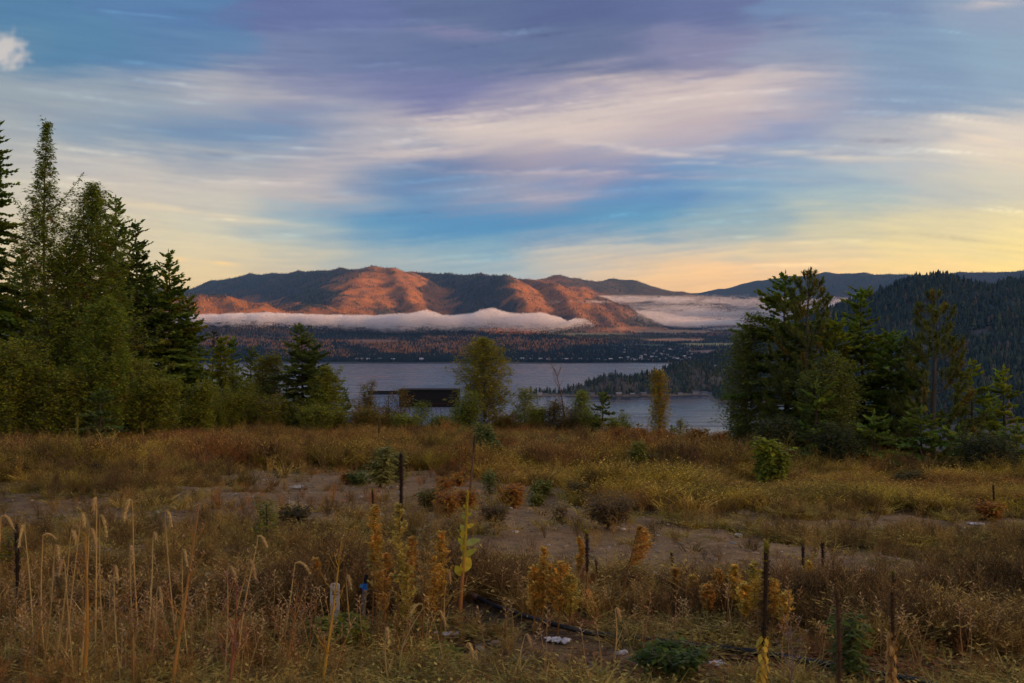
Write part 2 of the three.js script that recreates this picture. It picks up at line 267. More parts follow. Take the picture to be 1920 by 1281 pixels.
// high range to the west, outside the view, behind which the sun stands: its shadow covers lake, near hills and field
const rangeTop = table([[-8800, 430], [-7600, 600], [-6500, 560], [-5400, 470], [-4600, 500], [-4000, 560], [-3600, 680], [-3250, 850], [-2600, 880], [2500, 820], [6500, 500]], 1), rangeHeight = (x, z) => rangeTop(z) - 40 + 60 * n2(z / 1500, 5) + 26 * n2(z / 400, 9);
tag(gridMesh('mountains', steps(3000, 6200, 40), steps(-8800, 6500, 170), (x, z) => {
  const q = Math.abs(x - 4300 - 300 * n2(z / 2500, 1)), h = rangeHeight(x, z) - 0.5 * Math.max(0, q - 60) - 4 * Math.abs(n2(x / 300, z / 300)) * 10, e = smoothstep(z, -8800, -7900);
  return [x, Math.max(-80, lerp(h - 330, h, e)), z];
}, () => [0.04, 0.055, 0.035], soil), 'wooded range to the west that hides the low sun', 'mountain');

// wooded hill across the bay and its point
const nearRidges = ridgeSet([
  [0.42, [955, 744, 1470], [1000, 743, 1480], [1060, 743, 1490], [1120, 733, 1500], [1160, 721, 1520], [1200, 709, 1550], [1280, 699, 1620], [1330, 692, 1680], [1390, 686, 1760], [1450, 672, 1820], [1520, 642, 1900], [1580, 602, 1980], [1640, 570, 2080], [1690, 544, 2160], [1760, 529, 2200], [1810, 535, 2200], [1850, 543, 2220], [1890, 538, 2250], [1960, 526, 2300], [2100, 505, 2300], [2400, 470, 2200], [2900, 400, 1900], [3400, 380, 1500]],
  [0.34, [1760, 527, 2200], [1700, 600, 1750], [1660, 690, 1380], [1640, 740, 1180]],
  [0.34, [1890, 536, 2250], [1900, 610, 1650], [1900, 700, 1200], [1890, 760, 900]],
  [0.46, [1480, 690, 1700], [1420, 712, 1520], [1390, 740, 1330]],
  [0.40, [2300, 480, 2200], [2300, 620, 1300], [2250, 720, 800]],
]);
function nearHeight(x, z) {
  const d = -z, px = 960 + FOCAL * x / d, right = smoothstep(px, 1385, 1560);
  const floor = lerp(-92, -58 - 16 * smoothstep(d, 500, 1300), right) - 40 * smoothstep(d, 2300, 3200) * (1 - smoothstep(px, 1500, 1900));
  const h = nearRidges(x, z, floor, 16);
  return h + smoothstep(h, -80, -60) * (9 * n2(x / 170, z / 170) + 4 * n2b(x / 60, z / 60));
}
tag(gridMesh('hill', steps(900, 3500, 420), steps(260, 3200, 190), (px, d) => { const x = (px - 960) / FOCAL * d; return [x, nearHeight(x, -d), -d]; },
  (x, y, z) => y < LAKE + 3 ? [0.16, 0.13, 0.10] : mix3([0.034, 0.055, 0.045], [0.11, 0.09, 0.08], clamp(0.35 + 1.1 * fbm(x / 190, z / 260, 3, n2b), 0, 1)), soil), 'dark wooded hill running down to a point in the lake', 'hill');

// the lake
{
  const S = 512, rip = new Uint8Array(S * S * 4), rough = new Uint8Array(S * S * 4);
  for (let j = 0; j < S; j++) for (let i = 0; i < S; i++) {
    const a = i / S * 2 * Math.PI, b = j / S * 2 * Math.PI, R = 3.2, w = n3(R * Math.cos(a) + 9, R * Math.sin(a), 3 * Math.cos(b)) + n3(R * Math.cos(a), R * Math.sin(a) + 4, 3 * Math.sin(b)) + 0.5 * n3(9 * Math.cos(a), 9 * Math.sin(a), 9 * Math.cos(b) + 9 * Math.sin(b) * 0.4);
    rip.fill(clamp(128 + w * 50, 0, 255), (j * S + i) * 4, (j * S + i) * 4 + 4);
    const q = n3(1.3 * Math.cos(a), 1.3 * Math.sin(a), 4 * Math.cos(b)) + n3(1.3 * Math.cos(a) + 3, 1.3 * Math.sin(a), 4 * Math.sin(b) + 7);
    rough.fill(clamp(128 + q * 34, 20, 255), (j * S + i) * 4, (j * S + i) * 4 + 4);
  }
  const tex = (d, rx, ry) => { const t = new THREE.DataTexture(d, S, S); t.wrapS = t.wrapT = THREE.RepeatWrapping; t.magFilter = THREE.LinearFilter; t.repeat.set(rx, ry); t.needsUpdate = true; return t; };
  const water = new THREE.MeshPhysicalMaterial({ color: new THREE.Color().setRGB(0.018, 0.022, 0.034), roughness: 0.5, roughnessMap: tex(rough, 1 / 1500, 1 / 700), bumpMap: tex(rip, 1 / 26, 1 / 26), bumpScale: 0.03, ior: 1.33 });
  const g = new THREE.PlaneGeometry(14000, 6000, 28, 12); g.rotateX(-Math.PI / 2); g.translate(0, LAKE, -2900);
  const p = g.attributes.position, uv = g.attributes.uv; for (let i = 0; i < p.count; i++) uv.setXY(i, p.getX(i), p.getZ(i));
  const lake = meshOf('lake', g, water); tag(lake, 'wide calm lake under a lilac evening sky', 'lake', null, 'structure');
}

// woods on the far land: cone-shaped trees, too many and too small to count
function coneTree(sides, tiers) {
  const mb = new MB(), w = [1, 1, 1];
  for (let t = 0; t < tiers; t++) { const y0 = 0.1 + t * 0.8 / tiers, y1 = Math.min(1, y0 + 1.35 / tiers * 0.9), r = 0.19 * (1 - t / tiers * 0.72); for (let s = 0; s < sides; s++) { const f = (s + t * 0.5) / sides * 6.2832, e = (s + 1 + t * 0.5) / sides * 6.2832, j = 1 + 0.25 * Math.sin(s * 5 + t); mb.tri([Math.cos(e) * r * j, y0, Math.sin(e) * r * j], [Math.cos(f) * r, y0 + 0.02, Math.sin(f) * r], [0, t === tiers - 1 ? 1 : y1, 0], w); } }
  return mb.geo();
}
const cone = coneTree(5, 3), coneFar = coneTree(4, 2);
const white = new THREE.MeshStandardMaterial({ roughness: 1, side: THREE.DoubleSide });
{
  const R = rngOf(5), m = [], c = [];
  for (let k = 0; k < 175000; k++) {
    const px = lerp(200, 1960, R()), d = 3690 + 6800 * Math.pow(R(), 1.7), x = (px - 960) / FOCAL * d, z = -d, h = farHeight(x, z);
    if (h < LAKE + 1.5 || fieldAt(x, z, h)) continue;
    const py = HORIZON + (EYE - h) / d * FOCAL, r = rusty(x, z, h), bareOrSunlit = r + 0.8 * (R() - 0.5) > 0.5; if (bareOrSunlit && R() < 0.3) continue;
    const q = R(), tall = (bareOrSunlit ? 8 : 11) * (0.6 + 0.7 * R());
    const col = bareOrSunlit ? (q < 0.4 ? [0.42, 0.17, 0.038] : q < 0.65 ? [0.33, 0.145, 0.055] : q < 0.85 ? [0.50, 0.24, 0.035] : [0.24, 0.13, 0.075]) : q < 0.9 ? [0.017, 0.036, 0.036] : [0.05, 0.065, 0.03], v = 0.6 + 0.8 * R();  // warm tree colours also stand in for sunlight on the spurs
    putMatrix(m, x, h - 0.5, z, tall * (bareOrSunlit ? 1.5 : 1.1), tall, tall * (bareOrSunlit ? 1.5 : 1.1), R() * 6.28); c.push(col[0] * v, col[1] * v, col[2] * v);
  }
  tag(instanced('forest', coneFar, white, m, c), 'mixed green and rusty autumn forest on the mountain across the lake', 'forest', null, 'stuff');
}
{
  const R = rngOf(6), m = [], c = [];
  for (let k = 0; k < 60000; k++) {
    const px = lerp(930, 2050, Math.pow(R(), 0.85)), d = lerp(700, 2420, Math.pow(R(), 0.8)), x = (px - 960) / FOCAL * d, z = -d, h = nearHeight(x, z);
    if (h < LAKE + 2.2) continue;
    const open = fbm(x / 130, z / 200, 3); if (open > 0.3 && px > 1450 && R() < 0.85) continue;
    if (px < 1130 && d < 1440 && R() < 0.8) continue;
    const q = R(), tall = (px < 1420 ? 10 : 16) * (0.35 + 0.95 * R() * R() + 0.15 * R()), v = 0.7 + 0.6 * R(), col = q < 0.8 ? [0.040, 0.070, 0.058] : q < 0.92 ? [0.08, 0.10, 0.045] : [0.13, 0.10, 0.08];
    putMatrix(m, x, h - 0.4, z, tall * 1.25, tall, tall * 1.25, R() * 6.28); c.push(col[0] * v, col[1] * v, col[2] * v);
  }
  tag(instanced('forest', cone, white, m, c), 'dark evergreen forest covering the hill and point by the near bay', 'forest', null, 'stuff');
}

const spin = new THREE.Matrix4(), turnQ = new THREE.Quaternion(), turnE = new THREE.Euler();
function turned(out, p, s, R) { turnE.set(-1.5708 + 3 * (R() - 0.5), 6.28 * R(), 6.28 * R(), 'YXZ'); turnQ.setFromEuler(turnE); spin.makeRotationFromQuaternion(turnQ); const e = spin.elements; out.push(e[0] * s, e[1] * s, e[2] * s, 0, e[4] * s, e[5] * s, e[6] * s, 0, e[8] * s, e[9] * s, e[10] * s, 0, p[0], p[1], p[2], 1); }
// cloud banks in the valley: very many small white drops' worth of specks
{
  const speck = new THREE.PlaneGeometry(1.6, 1.6), mist = new THREE.MeshPhysicalMaterial({ color: new THREE.Color().setRGB(0.95, 0.97, 1.0), roughness: 1, transmission: 0.6, thickness: 0, specularIntensity: 0, side: THREE.DoubleSide });
  const R = rngOf(8);
  const top = table([[330, 592], [380, 588], [500, 585], [600, 589], [700, 590], [740, 587], [770, 586], [800, 579], [830, 589], [850, 590], [885, 586], [900, 580], [925, 576], [945, 582], [965, 587], [990, 586], [1010, 584], [1030, 588], [1050, 594], [1065, 602], [1078, 596], [1098, 597], [1115, 606]], 1);
  const low = table([[330, 612], [600, 612], [700, 617], [720, 622], [760, 619], [860, 617], [940, 619], [1000, 621], [1040, 619], [1060, 612], [1115, 608]], 1);
  const m = [];
  for (let k = 0; k < 520000; k++) {
    const px = lerp(300, 1116, R()), u = (R() + R() - 1), d = lerp(4840, 5080, smoothstep(px, 380, 620)) + 230 * u * smoothstep(px, 300, 560) + 60 * n2(px / 70, 2), soft = R() + R() - 1, lump = 2.8 * fbm(px / 40, d / 130, 3), ty = top(px) + 2.5 + lump + 4 * u * u + soft * 3, by = low(px) + 4 * fbm(px / 40, d / 160 + 7, 2) + soft * 10;
    const t = R(), py = lerp(ty, by, t), dense = Math.min(1, (1 - t) * 2.6) * (0.55 + 0.45 * smoothstep(px, 380, 470)) * smoothstep(1118 - px, 0, 90);
    if (R() > dense) continue;
    if (n3(px / 30, py / 7, d / 160) < -0.35 + 0.9 * (t - 0.75)) continue;
    const p = spot(px, py, d), s = 1.15 * (0.6 + 0.8 * R()); turned(m, p, s, R);
  }
  tag(instanced('cloud_bank', speck, mist, m), 'long low white cloud bank lying below the sunlit mountain', 'cloud', null, 'stuff');
  const m2 = [], BLOB = [[1400, 568, 300, 15, 1], [1220, 562, 170, 9, 0.85], [1130, 559, 80, 6, 0.5], [1260, 585, 110, 14, 0.75], [1340, 587, 170, 16, 0.9], [1190, 594, 80, 13, 0.8], [1240, 603, 60, 12, 0.75], [1290, 606, 60, 8, 0.5], [1070, 566, 70, 4, 0.6], [1010, 570, 60, 3, 0.35], [1370, 603, 90, 8, 0.6], [1140, 600, 50, 8, 0.35], [1480, 590, 160, 16, 0.8], [1600, 572, 160, 14, 0.9], [1290, 600, 60, 7, 0.4], [1500, 606, 110, 6, 0.35], [1370, 618, 50, 4, 0.12]];
  for (let k = 0; k < 800000; k++) {
    const b = BLOB[Math.floor(R() * BLOB.length)], g = () => (R() + R() + R()) / 1.5 - 1, u = g(), v = g(), d = 8300 + 700 * g() - (b[1] > 590 ? 900 : 0) - (b[0] < 1100 ? 1100 : 0), px = b[0] + u * b[2] * 1.5, py = b[1] + v * b[3] * 1.6;
    const w = fbm(px / 110 + py / 60, py / 15, 3, n2b) + 0.25 * n3(px / 40, py / 9, d / 400), e = (1 - smoothstep(Math.sqrt(u * u + v * v), 0.15, 1.0)) * b[4];
    if (R() > e * clamp(0.72 + 1.0 * w, 0.03, 1)) continue;
    if (px > 1090 && R() > smoothstep(py + 5 * fbm(px / 50, d / 400, 3), 547, 561)) continue;
    const p = spot(px, py, d); if (farHeight(p[0], p[2]) > p[1] + 25) continue;
    const s = 1.75 * (0.6 + 0.8 * R()); turned(m2, p, s, R);
  }
  tag(instanced('cloud_bank', speck, mist, m2), 'broken grey and pink cloud filling the valley beyond the far shore', 'cloud', null, 'stuff');
}

// ---------------------------------------------------------------- the field
const slopeAt = table([[0, 0.0545], [950, 0.0545], [1300, 0.058], [1550, 0.068], [1900, 0.073]], 1);
const crestAt = table([[0, 46], [950, 45], [1100, 43], [1300, 38], [1550, 30], [1900, 27]], 1);
function groundY(x, z) {
  const d = -z, px = d > 0.5 ? clamp(960 + FOCAL * x / d, -400, 2300) : x > 0 ? 2300 : -400, s = slopeAt(px), t = Math.max(0, d - crestAt(px));
  const near = 1 - smoothstep(d, 60, 160);
  return Math.max(-88, -s * d - 0.17 * t * t / (t + 12) + near * (0.13 * fbm(x / 4.5, z / 4.5, 3) + 0.035 * n2b(x / 0.7, z / 0.9)) - 0.02 + (1 - near) * 3 * n2(x / 60, z / 60));
}
const groundAt = (px, d) => { const x = (px - 960) / FOCAL * d; return [x, groundY(x, -d), -d]; };
function onGround(px, py) {                                     // the spot of the field that is seen at px, py
  let d = 2.2; for (; d < 60; d += 0.02) { const x = (px - 960) / FOCAL * d; if (groundY(x, -d) >= EYE + (HORIZON - py) / FOCAL * d) break; }
  return groundAt(px, d);
}
const seenAt = (x, y, z) => [960 + FOCAL * x / -z, HORIZON + (EYE - y) / -z * FOCAL];
const BARE = [[640, 952, 340, 44, 0.85], [1010, 1054, 320, 30, 0.85], [1600, 1042, 300, 20, 0.7], [1160, 1030, 420, 66, 1], [1010, 975, 210, 62, 1], [1480, 1064, 300, 38, 1], [880, 1040, 160, 30, 0.7], [1660, 1088, 340, 26, 1], [200, 968, 290, 36, 0.85], [640, 906, 270, 26, 1], [820, 920, 200, 22, 1], [1690, 986, 330, 20, 1], [1080, 935, 120, 12, 0.8], [560, 1000, 320, 40, 0.75], [330, 1030, 260, 30, 0.75], [1380, 975, 160, 12, 0.55], [420, 940, 170, 22, 0.8], [1120, 1232, 240, 22, 0.7], [1500, 1256, 240, 18, 0.7], [620, 1290, 300, 10, 0.3]];
function bareAt(x, z) {                                         // 0 overgrown ... 1 trodden sand
  const [px, py] = seenAt(x, groundY(x, z), z), w = 0.55 * fbm(x / 1.6, z / 1.6, 4, n2b) + 0.3 * n2(x / 4, z / 4); let b = 0;
  for (const t of BARE) { const q = Math.hypot((px - t[0]) / t[2], (py - t[1]) / t[3]) + w; b = Math.max(b, t[4] * (1 - smoothstep(q, 0.7, 1.25))); }
  return b;
}
const HOSE = [[800, 1122], [832, 1118], [862, 1120], [885, 1129], [915, 1143], [960, 1162], [1010, 1178], [1055, 1190], [1100, 1197], [1150, 1203], [1210, 1210], [1270, 1216], [1330, 1223], [1400, 1233], [1450, 1240], [1520, 1253], [1590, 1265], [1650, 1276], [1720, 1290], [1800, 1310]], hoseLine = table(HOSE, 1);
const SCRAPS = [[835, 1196, 46, 10, 'flat folded white plastic scrap at the foot of the golden plumes', 1], [1046, 1208, 44, 11, 'crumpled white plastic scrap below the black hose', 2], [1166, 1229, 22, 8, 'small crumpled white scrap on the soil by the rusty leaves', 3], [1330, 1250, 60, 8, 'long twisted white plastic strip beyond the dark green clump', 4], [1830, 984, 28, 4, 'white strip lying on the sandy track by the golden grass', 5], [910, 1213, 30, 5, 'dark blue-grey plastic scrap between two white scraps', 6], [1190, 1247, 16, 4, 'tiny grey-white scrap by the dark green clump', 7]];
const ROSETTES = [[566, 917, 26, 'white withered leaf rosette lying open on the sand', 1], [441, 930, 12, 'small white withered rosette near the grassy edge', 2], [730, 916, 14, 'white withered rosette under the pale leafy weed', 3], [300, 962, 14, 'faint grey withered rosette among the weeds beyond the grass heads', 4], [474, 934, 9, 'tiny white withered leaves between two larger rosettes', 5]];
function lying(px, py) {                                        // where something lies on the soil and no weed stands over it
  if (px > 826 && px < 1145) { const q = py - hoseLine(px); if (q > -7 && q < 44) return true; }
  if (px > 1318 && px < 1760) { const q = py - hoseLine(px); if (q > -6 && q < 34) return true; }
  if (px > 596 && px < 712 && py > 1150 && py < 1202) return true;
  if (ROSETTES.some((t) => Math.abs(px - t[0]) < t[2] * 1.2 && py > t[1] - 4 && py < t[1] + 16)) return true;
  return SCRAPS.some((t) => Math.abs(px - t[0]) < t[2] * 0.7 && py > t[1] - 5 && py < t[1] + (py > 1100 ? 54 : 12));
}
const soilMaps = (() => {
  const S = 1024, c = new Uint8Array(S * S * 4), b = new Uint8Array(S * S * 4), R = rngOf(77), speck = new Float32Array(S * S);
  for (let k = 0; k < 5200; k++) { const x = R() * S, y = R() * S, r = 0.8 + 3.6 * R() * R() * R(), v = R() < 0.6 ? 0.5 + R() * 0.5 : -0.6 * R(); for (let j = -5; j <= 5; j++) for (let i = -5; i <= 5; i++) if (i * i + j * j < r * r) speck[((y + j + S | 0) % S) * S + ((x + i + S | 0) % S)] = v; }
  for (let k = 0; k < 2600; k++) { let x = R() * S, y = R() * S, a = R() * 6.28; const v = R() < 0.5 ? 0.8 : -0.8, n = 8 + R() * 26; for (let i = 0; i < n; i++) { x += Math.cos(a); y += Math.sin(a); a += (R() - 0.5) * 0.3; speck[((y + S) | 0) % S * S + ((x + S) | 0) % S] = v; } }
  const wrap = (f, i, j, k) => { const u = i / S, v = j / S; return lerp(lerp(f(u * k, v * k), f((u - 1) * k, v * k), u), lerp(f(u * k, (v - 1) * k), f((u - 1) * k, (v - 1) * k), u), v); };
  for (let j = 0; j < S; j++) for (let i = 0; i < S; i++) {
    const o = (j * S + i) * 4, f = wrap((x, y) => fbm(x, y, 3), i, j, 9) * 1.3, g = wrap((x, y) => n2b(x, y), i, j, 60), h = R() - 0.5, s = speck[j * S + i];
    const v = 0.78 + 0.16 * f + 0.08 * g + 0.1 * h + 0.3 * s; c[o] = clamp(v * 255, 0, 255); c[o + 1] = clamp((v - 0.02) * 250, 0, 255); c[o + 2] = clamp((v - 0.03) * 244, 0, 255); c[o + 3] = 255;
    b.fill(clamp(128 + 60 * f + 26 * g + 20 * h + 60 * s, 0, 255), o, o + 4);
  }
  const t = (d, srgbMap) => { const m = new THREE.DataTexture(d, S, S); m.wrapS = m.wrapT = THREE.RepeatWrapping; m.magFilter = THREE.LinearFilter; m.repeat.set(1 / 2.7, 1 / 2.7); if (srgbMap) m.colorSpace = THREE.SRGBColorSpace; m.needsUpdate = true; return m; };
  return [t(c, true), t(b)];
})();
{
  const az = [], fine = 0.62; for (let a = -Math.PI; a < Math.PI - 0.01;) { az.push(a); a += Math.abs(a) < fine ? 0.0045 : 0.05; } az.push(Math.PI);
  const rr = []; for (let r = 0.5; r < 720; r *= 1.0235) rr.push(r);
  const m = gridMesh('ground', az, rr, (a, r) => { const x = r * Math.sin(a), z = -r * Math.cos(a); return [x, groundY(x, z), z]; }, (x, y, z) => {
    const b = z < -2 ? bareAt(x, z) : 0.3, v = 1 + 0.35 * fbm(x / 1.1, z / 0.8, 3); return mix3([0.17 * v, 0.105 * v, 0.05 * v], [0.50 * v, 0.34 * v, 0.16 * v], b);
  }, new THREE.MeshStandardMaterial({ vertexColors: true, map: soilMaps[0], bumpMap: soilMaps[1], bumpScale: 0.06, roughness: 1, side: THREE.DoubleSide }));
  tag(m, 'sloping field of sandy soil overgrown with dry weeds', 'ground');
}

// ---------------------------------------------------------------- grass and weeds nobody could count
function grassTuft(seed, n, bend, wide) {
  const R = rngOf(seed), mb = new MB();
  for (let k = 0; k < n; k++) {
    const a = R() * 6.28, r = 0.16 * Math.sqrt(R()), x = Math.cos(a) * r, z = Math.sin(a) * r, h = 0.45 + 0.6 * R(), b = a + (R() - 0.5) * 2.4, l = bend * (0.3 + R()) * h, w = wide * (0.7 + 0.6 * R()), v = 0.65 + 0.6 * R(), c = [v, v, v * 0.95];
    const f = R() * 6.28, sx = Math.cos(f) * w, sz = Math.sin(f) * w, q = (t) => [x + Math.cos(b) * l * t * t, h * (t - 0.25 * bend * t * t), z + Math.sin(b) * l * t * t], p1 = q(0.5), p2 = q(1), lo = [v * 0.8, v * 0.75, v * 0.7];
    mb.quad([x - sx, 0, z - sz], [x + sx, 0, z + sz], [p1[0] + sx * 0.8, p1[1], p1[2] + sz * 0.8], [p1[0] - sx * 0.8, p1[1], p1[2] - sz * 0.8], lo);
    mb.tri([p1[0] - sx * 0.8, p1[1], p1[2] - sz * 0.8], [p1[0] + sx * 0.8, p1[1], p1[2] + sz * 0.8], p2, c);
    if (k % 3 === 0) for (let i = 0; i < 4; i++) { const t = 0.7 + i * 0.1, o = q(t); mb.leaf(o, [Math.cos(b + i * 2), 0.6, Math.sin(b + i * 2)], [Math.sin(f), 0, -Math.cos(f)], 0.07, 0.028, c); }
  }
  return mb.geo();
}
function weedTuft(seed, stems, twigs, specks, spread) {
  const R = rngOf(seed), mb = new MB();
  const rod = (a, b, w, c) => { const f = R() * 6.28, sx = Math.cos(f) * w, sz = Math.sin(f) * w; mb.quad([a[0] - sx, a[1], a[2] - sz], [a[0] + sx, a[1], a[2] + sz], [b[0] + sx * 0.5, b[1], b[2] + sz * 0.5], [b[0] - sx * 0.5, b[1], b[2] - sz * 0.5], c); };
  for (let s = 0; s < stems; s++) {
    const a = R() * 6.28, lean = spread * R(), h = 0.55 + 0.5 * R(), o = [0.1 * (R() - 0.5), 0, 0.1 * (R() - 0.5)], tip = [o[0] + Math.cos(a) * lean * h, h, o[2] + Math.sin(a) * lean * h], v = 0.6 + 0.5 * R(), c = [v, v * 0.95, v * 0.9];
    rod(o, tip, 0.007, c);
    for (let k = 0; k < twigs; k++) {
      const t = 0.25 + 0.75 * R(), p = [lerp(o[0], tip[0], t), lerp(o[1], tip[1], t), lerp(o[2], tip[2], t)], b = R() * 6.28, l = 0.12 + 0.24 * R() * (1.2 - t * 0.6), q = [p[0] + Math.cos(b) * l * 0.7, p[1] + l * (0.45 + 0.5 * R()), p[2] + Math.sin(b) * l * 0.7];
      rod(p, q, 0.004, c);
      for (let i = 0; i < specks; i++) { const u = 0.35 + 0.7 * R(), e = R() * 6.28, w = 0.85 + 0.75 * R(); mb.leaf([lerp(p[0], q[0], u), lerp(p[1], q[1], u), lerp(p[2], q[2], u)], [Math.cos(e) * 0.7, 0.5, Math.sin(e) * 0.7], [Math.sin(e), 0, -Math.cos(e)], 0.03 + 0.035 * R(), 0.016, [v * w, v * w * 0.95, v * w * 0.8]); }
    }
  }
  return mb.geo();
}
function lowTuft(seed, n) {
  const R = rngOf(seed), mb = new MB();
  for (let k = 0; k < n; k++) { const a = R() * 6.28, r = 0.5 * Math.sqrt(R()), h = 0.35 * R(), e = R() * 6.28, up = 0.9 * R(), v = 0.55 + 0.75 * R(); mb.leaf([Math.cos(a) * r, h * (1 - r), Math.sin(a) * r], [Math.cos(e) * 0.8, up, Math.sin(e) * 0.8], [Math.sin(e), 0.3 * (R() - 0.5), -Math.cos(e)], 0.12 + 0.16 * R(), 0.06 + 0.05 * R(), [v, v, v]); }
  return mb.geo();
}
{
  const GRASS = [1, 2, 3].map((s) => grassTuft(s, 34, 0.55, 0.0085)), WEED = [4, 5, 6].map((s) => weedTuft(s, 9, 9, 4, 0.45)), BRUSH = [7, 8].map((s) => weedTuft(s, 16, 12, 2, 0.9)), LOW = [9, 10].map((s) => lowTuft(s, 60));
  const GOLD = [0.68, 0.46, 0.05], TAN = [0.60, 0.41, 0.11], BROWN = [0.30, 0.175, 0.045], RUST = [0.46, 0.18, 0.045], GREEN = [0.20, 0.22, 0.03], DARK = [0.14, 0.085, 0.032], OLIVE = [0.36, 0.30, 0.035], PLUM = [0.26, 0.12, 0.05], BURNT = [0.55, 0.16, 0.025];
  const bins = [...GRASS, ...WEED, ...BRUSH, ...LOW].map(() => [[], []]), R = rngOf(99), TH = 0.62;
  for (let k = 0; k < 118000; k++) {
    const d = 3.1 + 47 * Math.pow(R(), 1.12), x = d * Math.tan((2 * R() - 1) * TH), z = -d, y = groundY(x, z), [px, py] = seenAt(x, y, z);
    if (d > crestAt(clamp(px, 0, 1920)) + 9) continue;
    const bare = bareAt(x, z), p1 = fbm(x / 3.2, z / 3.2, 3), p2 = fbm(x / 2.1 + 40, z / 2.1, 3, n2b), p3 = n2(x / 1.0, z / 1.0);
    if (R() < bare * 1.08 - 0.02) { if (R() > 0.05) continue; }
    if (lying(px, py) && R() < 0.93) continue;
    let kind, col, h, wide = 1;
    const brushy = smoothstep(px, 1440, 1560);
    if (py > 1165 + 85 * brushy * (0.6 + p2)) {                  // low litter at the photographer's feet
      if (R() > 0.72 + 0.5 * p1) continue; const q = R(), open = px > 560;
      if (q < 0.62) { kind = 8 + (k & 1); h = 0.05 + 0.09 * R(); wide = 1.0 + 0.5 * R(); col = p1 > 0.14 ? mix3(GREEN, OLIVE, R()) : p2 > -0.08 ? mix3(RUST, PLUM, R()) : mix3(BROWN, RUST, R() * 0.5); }
      else if (q < 0.86) { kind = 3 + k % 3; h = (open ? 0.07 : 0.14) + 0.12 * R(); wide = 1.3; col = mix3(BROWN, p2 > 0 ? RUST : TAN, R() * 0.8); }
      else { kind = k % 3; h = 0.08 + 0.12 * R(); col = mix3(TAN, GREEN, R() * 0.8); }
    } else if (py > lerp(1098, 1126, smoothstep(px, 1400, 1600)) + 14 * p2) {   // waist of brown brush
      const right = smoothstep(px, 1400, 1560), dense = 0.5 + 0.45 * right + 0.5 * p1; if (R() > dense) continue; const q = R();
      if (q < 0.45) { kind = 6 + (k & 1); h = (0.14 + 0.17 * R()) * (1 + 0.15 * right) * (1 + 0.9 * p1); col = mix3(DARK, BROWN, R()); }
      else if (q < 0.86) { kind = 3 + k % 3; h = (0.15 + 0.18 * R()) * (1 + 0.15 * right) * (1 + 0.8 * p1); col = mix3(BROWN, p1 > 0.1 ? PLUM : px > 420 && px < 930 ? [0.36, 0.22, 0.07] : TAN, R() * 0.7); }
      else { kind = k % 3; h = 0.2 + 0.2 * R(); col = mix3(TAN, BROWN, R() * 0.8); }
    } else if (py > 905 - 22 * smoothstep(px, 330, 450) * (1 - smoothstep(px, 940, 1060))) {                                      // open middle with scattered clumps
      const gold = px > 900 && py < 968 + 30 * p2, thick = px > 380 && px < 900 && py > 975 ? 0.1 : 0;
      if (p1 + 0.5 * p3 + thick < (gold ? 0.0 : 0.08) && R() < 0.85) { if (R() < 0.6) continue; kind = 8 + (k & 1); h = 0.05 + 0.07 * R(); col = mix3(OLIVE, BROWN, R()); wide = 0.8; }
      else { const q = R(); if (gold && q < 0.7) { kind = k % 3; h = 0.22 + 0.24 * R(); col = mix3(mix3(GOLD, p2 > 0.1 ? GREEN : TAN, R() * 0.75), BROWN, clamp(0.3 - p3, 0, 0.6)); } else if (q < 0.36) { kind = k % 3; h = 0.1 + 0.14 * R(); col = mix3(TAN, OLIVE, R()); } else if (q < 0.74) { kind = 3 + k % 3; h = 0.12 + 0.2 * R(); col = mix3(BROWN, TAN, R() * 0.7); } else { kind = 6 + (k & 1); h = 0.12 + 0.18 * R(); col = mix3(DARK, BROWN, R()); } }
    } else {                                                    // tall growth towards the far edge
      const q = R() + p1 * 1.3, far = smoothstep(905 - py, 20, 90);
      if (q < 0.36) { kind = k % 3; h = 0.34 + 0.26 * R(); col = mix3(GOLD, p2 > 0.15 ? OLIVE : TAN, R() * 0.8); }
      else if (q < 0.75) { kind = 3 + k % 3; h = 0.34 + 0.3 * R(); col = mix3(BROWN, p2 > 0.08 ? RUST : TAN, R() * 0.75); }
      else if (q < 0.95) { kind = k % 3; h = 0.3 + 0.24 * R(); col = mix3(OLIVE, GOLD, R()); }
      else { kind = 6 + (k & 1); h = 0.28 + 0.28 * R(); col = mix3(DARK, PLUM, R()); }
      if (px > 1040 && px < 1480 && py < 846 + (px - 1040) * 0.075 && R() < 0.6) { kind = 8 + (k & 1); h = 0.42 + 0.25 * R(); wide = 1.1; col = mix3(BURNT, RUST, R()); }
      else if (R() < 0.05 && p2 > 0.05) { kind = 8 + (k & 1); h = 0.3 + 0.25 * R(); wide = 1.2; col = mix3(BURNT, GREEN, R() < 0.4 ? 0.9 : 0.1); }
      if (R() < far * 0.1) { kind = 8 + (k & 1); h = 0.35 + 0.35 * R(); col = mix3(GREEN, OLIVE, R()); wide = 1.1; }
    }
    if (py < 960) { const p4 = fbm(x / 7 + 21, z / 4.5 - 3, 3, n2b); col = p4 > 0.1 ? mix3(col, R() < 0.5 ? RUST : BROWN, clamp((p4 - 0.1) * 3.2, 0, 0.8)) : p4 < -0.1 ? mix3(col, R() < 0.6 ? DARK : OLIVE, clamp((-p4 - 0.1) * 3, 0, 0.75)) : col; }
    const lush = py < 930 ? clamp(0.95 + 1.2 * fbm(x / 5.5 + 9, z / 5.5, 3), 0.42, 1.5) * (py < 870 ? 0.78 : 1) : 1, v = (0.5 + 0.85 * R()) * (1 + 0.4 * p3), grow = h * lush * (0.85 + 0.3 * R()), w = kind < 3 ? 0.55 + 0.5 * grow : kind < 8 ? grow * 0.95 : 0.34 * wide;
